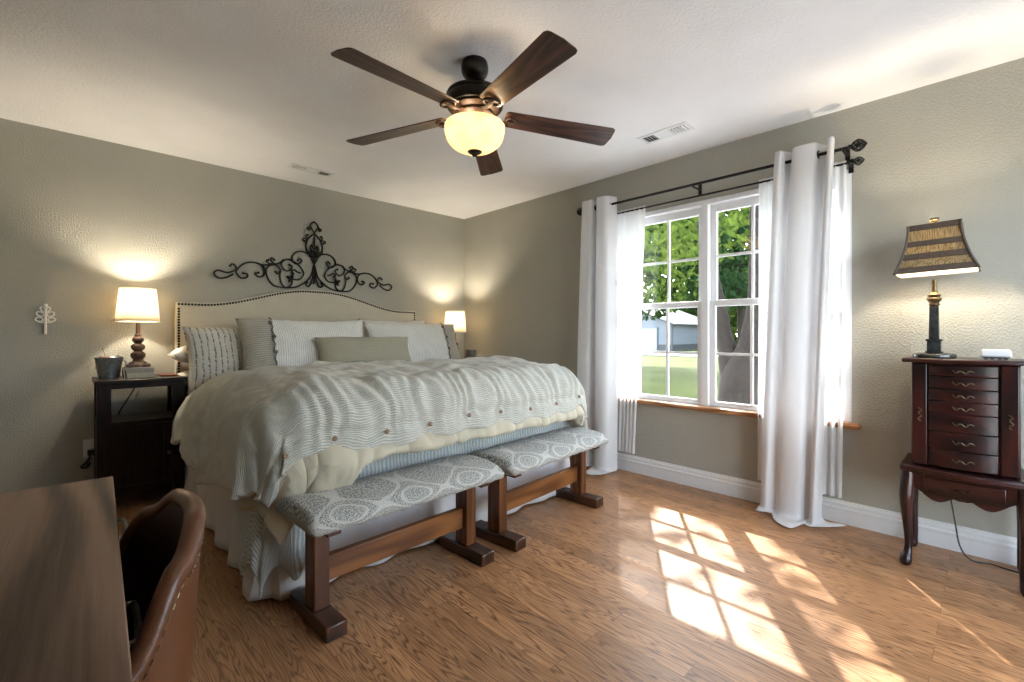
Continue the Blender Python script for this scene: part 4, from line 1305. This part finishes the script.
# ------------------------------------------------------------------ ceiling fan
FX, FY = -1.865, -2.468
fan = thing('ceiling_fan', 'five blade dark bronze ceiling fan with a lit alabaster bowl', 'fan', (FX, FY, ROOM_H))
MB().lathe([(0.0, 0), (0.060, 0), (0.064, -0.012), (0.067, -0.032), (0.065, -0.05), (0.057, -0.067), (0.042, -0.08), (0.022, -0.086), (0.0, -0.086)], n=32, cap0=False, cap1=False).build('canopy', M['bronze'], fan, merge=0.0004)
b = MB(); b.cyl((0, 0, -0.075), (0, 0, -0.145), 0.0115); b.lathe([(0.011, -0.122), (0.020, -0.126), (0.022, -0.135), (0.020, -0.145)], n=20)
b.build('downrod', M['bronze'], fan)
MB().lathe([(0.0, -0.140), (0.06, -0.141), (0.112, -0.146), (0.134, -0.156), (0.139, -0.168), (0.136, -0.178), (0.139, -0.183), (0.139, -0.215), (0.132, -0.226), (0.112, -0.230), (0.0, -0.231)], n=40, cap0=False, cap1=False).build('motor_housing', M['bronze'], fan, merge=0.0004)
MB().lathe([(0.0, -0.229), (0.118, -0.230), (0.121, -0.238), (0.112, -0.244), (0.092, -0.250), (0.092, -0.262), (0.086, -0.268), (0.068, -0.275), (0.060, -0.310), (0.0, -0.310)], n=40, cap0=False, cap1=False).build('copper_band', M['copper'], fan, merge=0.0004)
BZ = -0.268                                                  # blade plane
for k in range(5):
    ang = math.radians((41.8, 115.6, 187.4, 256.2, 330.6)[k])
    irn = MB()
    irn.tube(cr([(0.085, 0, BZ + 0.012), (0.12, 0, BZ - 0.002), (0.15, 0, BZ - 0.008), (0.185, 0, BZ - 0.004)], 4), [0.013] * 4 + [0.012] * 4 + [0.011] * 4 + [0.010], 10, squash=0.5)
    irn.tube([(0.178 + 0.026 * math.cos(2 * PI * i / 14), 0.040 * math.sin(2 * PI * i / 14), BZ - 0.003) for i in range(14)], 0.0065, 8, closed=True)
    for yy in (-0.03, 0, 0.03):
        irn.ball((0.19, yy, BZ - 0.004), 0.007, 6)
    bi = irn.build('blade_bracket', M['copper'], fan, (0, 0, 0), rot=(0, 0, ang))
    r0, r1, w0, w1 = 0.150, 0.722, 0.056, 0.074
    poly = [(r0, -w0 + 0.01), (r0 + 0.012, -w0)] + [(r1 - 0.02, -w1), (r1 - 0.006, -w1 + 0.006), (r1, -w1 + 0.018), (r1 + 0.006, 0.0), (r1, w1 - 0.018), (r1 - 0.006, w1 - 0.006), (r1 - 0.02, w1)] + [(r0 + 0.012, w0), (r0, w0 - 0.01)]
    bl = MB(); bl.prism(poly, -0.003, 0.003, 'z')
    R = Matrix.Rotation(math.radians(-12), 4, 'X')
    for v in bl.bm.verts:
        v.co = (R @ v.co.to_4d()).to_3d() + Vector((0, 0, BZ + 0.009 - 0.055 * (v.co.x - r0)))
    bl.build('blade', M['blade'], fan, (0, 0, 0), rot=(0, 0, ang), bevel=0.002)
BT = -0.308
bw = MB()
prf = [(0.142, 0.0), (0.146, -0.006), (0.146, -0.026), (0.142, -0.031), (0.144, -0.036)]
for i in range(1, 13):
    a = PI / 2 * i / 12
    prf.append((0.143 * math.cos(a) ** 0.85 if i < 12 else 0.012, -0.036 - 0.095 * math.sin(a)))
bw.lathe(prf, (0, 0, BT), 44, cap0=False, cap1=False)
bw.build('glass_bowl', M['bowl'], fan, solid=0.004, soff=-1)
MB().lathe([(0.005, -0.118), (0.034, -0.124), (0.036, -0.130), (0.026, -0.138), (0.014, -0.142), (0.012, -0.150), (0.0, -0.154)], (0, 0, BT), 24).build('finial', M['bronze'], fan)
MB().lathe([(0.0, -0.002), (0.055, -0.002), (0.055, -0.012), (0.0, -0.012)], (0, 0, BT), 24).build('light_fitter', M['bronze'], fan)
FAN_BULBS = ((-0.075, -0.03), (0.062, -0.055), (0.01, 0.085))
for (x, y) in FAN_BULBS:
    MB().ball((x, y, BT - 0.055), 0.022, 8, 1.2).build('bulb', M['bulb'], fan)
    l = bpy.data.lights.new('fan_bulb', 'POINT'); l.energy = 0.9; l.color = (1.0, 0.86, 0.64); l.shadow_soft_size = 0.026
    lo = bpy.data.objects.new('fan_bulb', l); COL.objects.link(lo); lo.parent = fan; lo.location = (x, y, BT - 0.03)

# ceiling registers
def vent(label, cx, cy, L, W, along, damper):
    t = thing('ceiling_vent', label, 'vent', (cx, cy, ROOM_H), 0 if along == 'x' else math.radians(90), 'ceiling registers')
    hl, hw_ = L / 2, W / 2
    b = MB()
    f_ = 0.026
    b.box(-hl, hl, -hw_, -hw_ + f_, -0.006, 0); b.box(-hl, hl, hw_ - f_, hw_, -0.006, 0)
    b.box(-hl, -hl + f_, -hw_ + f_, hw_ - f_, -0.006, 0); b.box(hl - f_, hl, -hw_ + f_, hw_ - f_, -0.006, 0)
    b.build('frame', M['trim_white'], t, smooth=False, bevel=0.002)
    b = MB()
    n = 14
    for i in range(n):
        x = -hl + f_ + (2 * (hl - f_)) * (i + 0.5) / n
        ang = 1.9 if i < n * 0.3 else (-1.9 if i > n * 0.7 else 0.5)
        b.box(x - 0.009, x + 0.009, -hw_ + f_, hw_ - f_, -0.0045, -0.0038, Matrix.Rotation(ang * 0.5, 3, 'Y'))
    b.build('louvre', M['trim_white'], t, smooth=False)
    MB().box(-hl + 0.01, hl - 0.01, -hw_ + 0.01, hw_ - 0.01, -0.0012, -0.0004).build('duct_shade_sheet', M['black'], t, smooth=False)  # flat black sheet stands in for the shade inside the duct
vent('white ceiling register near the back wall left of the fan', -1.875, -0.405, 0.34, 0.115, 'x', 0)
vent('white ceiling register over the window right of the fan', -0.455, -2.725, 0.34, 0.14, 'y', 0)

# ------------------------------------------------------------------ jewellery armoire
ar = thing('jewelry_armoire', 'dark mahogany jewelry armoire on cabriole legs by the right wall', 'armoire', (-0.05, -4.127, 0))
# local: x negative into the room; front plane at x = -0.29
CW, CF = 0.180, -0.285                                       # half width, cabinet front
MB().box(CF, -0.01, -CW, CW, 0.488, 0.978).build('cabinet_body', M['mahogany_z'], ar, bevel=0.004)
bow = lambda y, d: -d * (1 - (y / 0.13) ** 2)
def top_poly(hw_, x0, d, ov):
    pts = [(-0.005, -hw_), (-0.005, hw_)]
    for i in range(17):
        y = hw_ - 2 * hw_ * i / 16
        k = math.cos(PI * y / (2 * hw_))
        pts.append((x0 - d * k - ov, y))
    return [(a, b_) for a, b_ in pts]
p_ = top_poly(0.215, CF - 0.02, 0.028, 0.0)
MB().prism(p_, 0.978, 0.998, 'z').build('top', M['mahogany'], ar, bevel=0.006, segs=3)
MB().prism(top_poly(0.222, CF - 0.03, 0.035, 0.0), 0.448, 0.482, 'z').build('table_top', M['mahogany'], ar, bevel=0.010, segs=3)
def pull(parent, x, y, z, L, vertical=False, mat='silver_pull'):
    pts = []
    for i in range(25):
        q = i / 24 * 2 - 1
        a = q * L / 2
        h = 0.0055 * math.sin(q * 7.2) - 0.004 * (1 - q * q)
        out = 0.010 * (1 - abs(q) ** 3) + 0.002
        pts.append((x - out, y + h, z + a) if vertical else (x - out, y + a, z + h))
    b = MB(); b.tube(pts, 0.0026, 6)
    for q in (-0.45, 0.45):
        a = q * L / 2
        pp = (x, y, z + a) if vertical else (x, y + a, z)
        b.cyl(pp, (pp[0] - 0.010, pp[1], pp[2]), 0.003, n=8)
    b.build('handle', M[mat], parent)
zs = [0.972, 0.920, 0.862, 0.804, 0.748, 0.662, 0.578, 0.494]
for i in range(7):
    z1, z0 = zs[i] - 0.003, zs[i + 1]
    yl, yr = 0.118, -0.112
    poly = [(CF + 0.004, yl), (CF + 0.004, yr)]
    n = 14
    fr_ = [(CF - 0.002 + bow(yr + (yl - yr) * k / n, 0.026), yr + (yl - yr) * k / n) for k in range(n + 1)]
    d = MB().prism(poly + fr_, z0, z1, 'z').build('drawer', M['mahogany'], ar, bevel=0.0025)
    pull(d, CF - 0.028, -0.002, (z0 + z1) / 2, 0.072)
for s in (-1, 1):
    yc = 0.150 if s > 0 else -0.147
    d = MB().box(CF - 0.012, CF, yc - 0.027, yc + 0.027, 0.492, 0.974).build('side_door', M['mahogany_z'], ar, bevel=0.003)
    pull(d, CF - 0.012, yc, 0.73, 0.062, True)
# lower table: apron with scalloped underside and drawer
n = 24
sc_ = []
for i in range(n + 1):
    y = -0.178 + 0.356 * i / n
    q = abs(y) / 0.178
    sc_.append((y, 0.338 + 0.022 * math.cos(q * PI * 2) + 0.02 * q - 0.012 * (q < 0.1)))
MB().prism(sc_ + [(0.178, 0.448), (-0.178, 0.448)], CF - 0.022, CF - 0.006, 'x').build('apron', M['mahogany'], ar, bevel=0.002)
for s in (-1, 1):
    MB().box(CF + 0.01, -0.02, s * 0.185 - 0.008, s * 0.185 + 0.008, 0.36, 0.448).build('side_apron', M['mahogany'], ar)
MB().box(-0.03, -0.015, -0.18, 0.18, 0.36, 0.448).build('back_apron', M['mahogany'], ar)
d = MB().box(CF - 0.030, CF - 0.0225, -0.135, 0.135, 0.368, 0.436).build('drawer', M['mahogany'], ar, bevel=0.003)
pull(d, CF - 0.030, 0, 0.402, 0.072, mat='bronze')
for sx, bx in ((-1, CF - 0.012), (1, -0.045)):
    for s in (-1, 1):
        b = MB()
        dx, dy = (-1.0 if sx < 0 else 0.25), s * 0.5
        ctr = [(0.0, 0.0, 0.448, 0.024), (0.006, 0.006, 0.40, 0.026), (0.014, 0.012, 0.345, 0.027), (0.018, 0.014, 0.30, 0.025), (0.010, 0.008, 0.22, 0.020), (0.0, 0.0, 0.14, 0.016), (-0.003, -0.002, 0.09, 0.0155), (0.004, 0.004, 0.055, 0.018), (0.016, 0.014, 0.030, 0.024), (0.020, 0.018, 0.014, 0.024), (0.018, 0.016, 0.0, 0.018)]
        C_ = cr(ctr, 4)
        b.tube([(bx + a * dx, s * 0.190 + c * dy * 2 * 0.5, z) for a, c, z, r in C_], [r for *_, r in C_], 12, up=Vector((0, 1, 0)))
        b.build('leg', M['mahogany_z'], ar)

# armoire lamp
al = thing('buffet_lamp', 'tall dark column lamp with slatted pagoda shade on the armoire', 'lamp', (-0.205, -4.022, 0.998))
MB().lathe([(0.0, 0), (0.078, 0), (0.083, 0.006), (0.082, 0.016), (0.074, 0.022), (0.060, 0.024), (0.0, 0.024)], n=36, cap0=False, cap1=False).build('base', M['marble_dark'], al, merge=0.0004)
b = MB(); b.box(-0.033, 0.033, -0.033, 0.033, 0.022, 0.032); b.box(-0.026, 0.026, -0.026, 0.026, 0.032, 0.082); b.box(-0.031, 0.031, -0.031, 0.031, 0.082, 0.092)
b.build('plinth', M['marble_dark'], al, smooth=False, bevel=0.002)
MB().box(-0.0195, 0.0195, -0.0195, 0.0195, 0.092, 0.255, taper=0.9).build('column', M['marble_dark'], al, smooth=False, bevel=0.002)
MB().lathe(cr([(0.016, 0.255), (0.022, 0.262), (0.018, 0.270), (0.024, 0.280), (0.030, 0.292), (0.020, 0.300), (0.026, 0.310), (0.016, 0.320), (0.012, 0.332), (0.012, 0.386)], 3), n=24).build('capital', M['brass_old'], al)
# shade: rectangular, concave flared sides
z0, z1 = 0.418, 0.658
def sh_half(v):                                              # v 0 bottom .. 1 top -> half sizes (x, y)
    f = (1 - v) ** 1.9
    return 0.058 + 0.050 * f, 0.092 + 0.056 * f
def shell(b, v0, v1, n, grow):
    rings = []
    for i in range(n + 1):
        v = v0 + (v1 - v0) * i / n
        hx, hy = sh_half(v); hx += grow; hy += grow
        z = z0 + (z1 - z0) * v
        rings.append(b.ring([(-hx, -hy, z), (hx, -hy, z), (hx, hy, z), (-hx, hy, z)]))
    for A, B_ in zip(rings, rings[1:]): b.bridge(A, B_)
tilt = math.radians(-1.5)
b = MB(); shell(b, 0, 1, 12, 0.0)
shade = b.build('lamp_shade', M['rattan'], al, smooth=False, solid=0.002, loc=(0, -0.018, 0), rot=(tilt, 0, 0))
b = MB(); shell(b, 0.0, 0.02, 1, -0.003); shell(b, 0.02, 0.98, 10, -0.003)
b.build('lining', M['shade_lining'], shade, smooth=False)
for (v0, v1) in ((0.0, 0.12), (0.28, 0.40), (0.55, 0.66), (0.88, 1.0)):
    b = MB(); shell(b, v0, v1, 2, 0.003)
    b.build('slat_band', M['shade_slat'], shade, smooth=False, solid=0.004, soff=0)
for sx in (-1, 1):
    for sy in (-1, 1):
        b = MB()
        pts = []
        for i in range(11):
            hx, hy = sh_half(i / 10)
            pts.append((sx * (hx + 0.002), sy * (hy + 0.002), z0 + (z1 - z0) * i / 10))
        b.tube(pts, 0.006, 8)
        b.build('corner_post', M['shade_slat'], shade)
MB().lathe([(0.004, 0.62), (0.004, 0.66), (0.016, 0.662), (0.018, 0.67), (0.014, 0.675), (0.02, 0.679), (0.018, 0.691), (0.0, 0.693)], n=16).build('finial', M['brass_old'], al)
MB().ball((0, 0, 0.49), 0.027, 10, 1.2).build('bulb', M['bulb'], al)
l = bpy.data.lights.new('armoire_bulb', 'POINT'); l.energy = 11; l.color = (1.0, 0.88, 0.68); l.shadow_soft_size = 0.03
lo = bpy.data.objects.new('armoire_bulb', l); COL.objects.link(lo); lo.parent = al; lo.location = (0, 0, 0.53)

wd = thing('alarm_speaker', 'small white rounded device with dark base on the armoire top', 'device', (-0.20, -4.232, 0.998))
b = MB(); b.box(-0.045, 0.045, -0.052, 0.052, 0.010, 0.046, taper=0.92); b.build('housing', M['plastic_white'], wd, bevel=0.008, segs=3)
b = MB()
b.box(-0.035, 0.035, -0.042, 0.042, 0.006, 0.0101)
for yy in (-0.032, -0.012, 0.012, 0.032):
    b.box(-0.038, -0.02, yy - 0.006, yy + 0.006, 0, 0.008); b.box(0.02, 0.038, yy - 0.006, yy + 0.006, 0, 0.008)
b.build('base', M['grey_plastic'], wd, smooth=False)
b = MB(); b.tube(cr([(-0.07, -4.06, 0.36), (-0.065, -4.075, 0.28), (-0.075, -4.09, 0.18), (-0.10, -4.11, 0.06), (-0.11, -4.15, 0.008), (-0.09, -4.22, 0.005), (-0.11, -4.30, 0.005), (-0.10, -4.45, 0.005), (-0.04, -4.55, 0.005)], 6), 0.0035, 8)
tag(b.build('lamp_cord', M['black'], loc=(-0.10, -4.2, 0.005)), 'thin black cord trailing on the floor under the armoire', 'cord')

# ------------------------------------------------------------------ desk and chair
dk = thing('desk', 'walnut wood desk with pewter drawer pulls in the left foreground', 'desk', (-3.531, -3.238, 0), math.radians(-2.1))
DL, DW = 0.605, 0.300                                        # half length (y), half width (x)
MB().box(-DW, DW, -DL, DL, 0.722, 0.750).build('top', M['desk'], dk, bevel=0.002)
for s in (-1, 1):
    MB().box(-DW + 0.03, DW - 0.03, s * (DL - 0.04) - 0.012, s * (DL - 0.04) + 0.012, 0.0, 0.722).build('side_panel', M['desk_dark'], dk, smooth=False, bevel=0.002)
MB().box(-DW + 0.03, -DW + 0.045, -DL + 0.052, DL - 0.052, 0.30, 0.722).build('back_panel', M['desk_dark'], dk, smooth=False)
for yc in (0.445, -0.055, ):
    pass
for yc in (0.275, -0.275):
    d = MB().box(DW - 0.03, DW - 0.012, yc - 0.268, yc + 0.268, 0.612, 0.718).build('drawer', M['desk_dark'], dk, smooth=False, bevel=0.002)
    hc = yc + (0.16 if yc > 0 else 0.245)
    b = MB()
    x_ = DW - 0.012
    b.tube(cr([(x_ - 0.001, hc - 0.065, 0.665), (x_ + 0.022, hc - 0.065, 0.665), (x_ + 0.029, hc - 0.05, 0.665), (x_ + 0.029, hc + 0.05, 0.665), (x_ + 0.022, hc + 0.065, 0.665), (x_ - 0.001, hc + 0.065, 0.665)], 4), 0.0055, 8)
    b.build('handle', M['pewter'], d)

ch = thing('desk_chair', 'brown leather bucket chair tucked into the desk', 'chair', (-3.325, -3.155, 0), 0)
# shell: angle phi measured from +x (the back), rim height falls towards the arms
def rim(phi):
    a = abs(phi) / PI * 180
    return interp(a, [(0, 0.795), (22, 0.79), (45, 0.745), (70, 0.625), (95, 0.53), (135, 0.50)])
PM = math.radians(128)
def plan(phi, k):
    """k: 0 seat level .. 1 rim"""
    rx, ry = 0.150 + 0.038 * k, 0.195 + 0.026 * k
    e = 2.3
    c, s = math.cos(phi), math.sin(phi)
    r = 1.0 / ((abs(c) / rx) ** e + (abs(s) / ry) ** e) ** (1 / e)
    return r * c, r * s
def shell_pt(off):
    def fn(u, v):
        phi = -PM + 2 * PM * u
        zr = rim(phi)
        z = 0.34 + (zr - 0.34) * v
        k = v ** 0.7
        x, y = plan(phi, k)
        L = math.hypot(x, y)
        x += off * x / L; y += off * y / L
        return (x, y, z)
    return fn
b = MB(); b.grid(shell_pt(0.0), 60, 18)
inner = b.build('backrest', M['leather_shaded'], ch, solid=0.012, soff=1, sub=1, angle=180)
b = MB(); b.grid(shell_pt(0.026), 60, 18)
b.build('outer_shell', M['leather'], ch, solid=0.012, soff=-1, sub=1, angle=180)
b = MB()
pts = []
for i in range(61):
    phi = -PM + 2 * PM * i / 60
    x, y = plan(phi, 1.0); L = math.hypot(x, y)
    pts.append((x + 0.013 * x / L, y + 0.013 * y / L, rim(phi) - 0.003))
b.tube(pts, 0.0165, 12)
b.build('rolled_rim', M['leather'], ch)
b = MB()
for i in range(0, 240):
    phi = -PM + 2 * PM * i / 240
    x, y = plan(phi, 1.0); L = math.hypot(x, y)
    if i % 2 == 0:
        phi2 = -PM + 2 * PM * (i + 1) / 240
        x2, y2 = plan(phi2, 1.0); L2 = math.hypot(x2, y2)
        b.tube([(x + 0.0285 * x / L, y + 0.0285 * y / L, rim(phi) - 0.016), (x2 + 0.0285 * x2 / L2, y2 + 0.0285 * y2 / L2, rim(phi2) - 0.016)], 0.0014, 5)
b.build('stitching', M['brass_old'], ch)
b = MB()
sec = []
def seat_fn(u, v):
    a = 2 * PI * u
    c, s = math.cos(a), math.sin(a)
    rx = 0.165; ry = 0.185
    e = 3.0
    r = 1.0 / ((abs(c) / rx) ** e + (abs(s) / ry) ** e) ** (1 / e)
    prof_ = [(0.0, 0.468), (0.6, 0.468), (0.9, 0.462), (1.0, 0.44), (0.97, 0.405), (0.6, 0.395), (0.0, 0.395)]
    q = v * 6; i = min(5, int(q)); t_ = q - i
    k = prof_[i][0] + (prof_[i + 1][0] - prof_[i][0]) * t_
    z = prof_[i][1] + (prof_[i + 1][1] - prof_[i][1]) * t_
    return (-0.04 + r * c * max(k, 0.001), r * s * max(k, 0.001), z)
b.grid(seat_fn, 40, 12, wrap_u=True)
b.build('seat', M['leather_shaded'], ch, merge=0.0006, angle=60)
for sx in (-1, 1):
    for sy in (-1, 1):
        MB().tube([(-0.05 + sx * 0.12, sy * 0.13, 0.398), (-0.05 + sx * 0.19, sy * 0.20, 0.0)], [0.014, 0.010], 10).build('leg', M['iron'], ch)
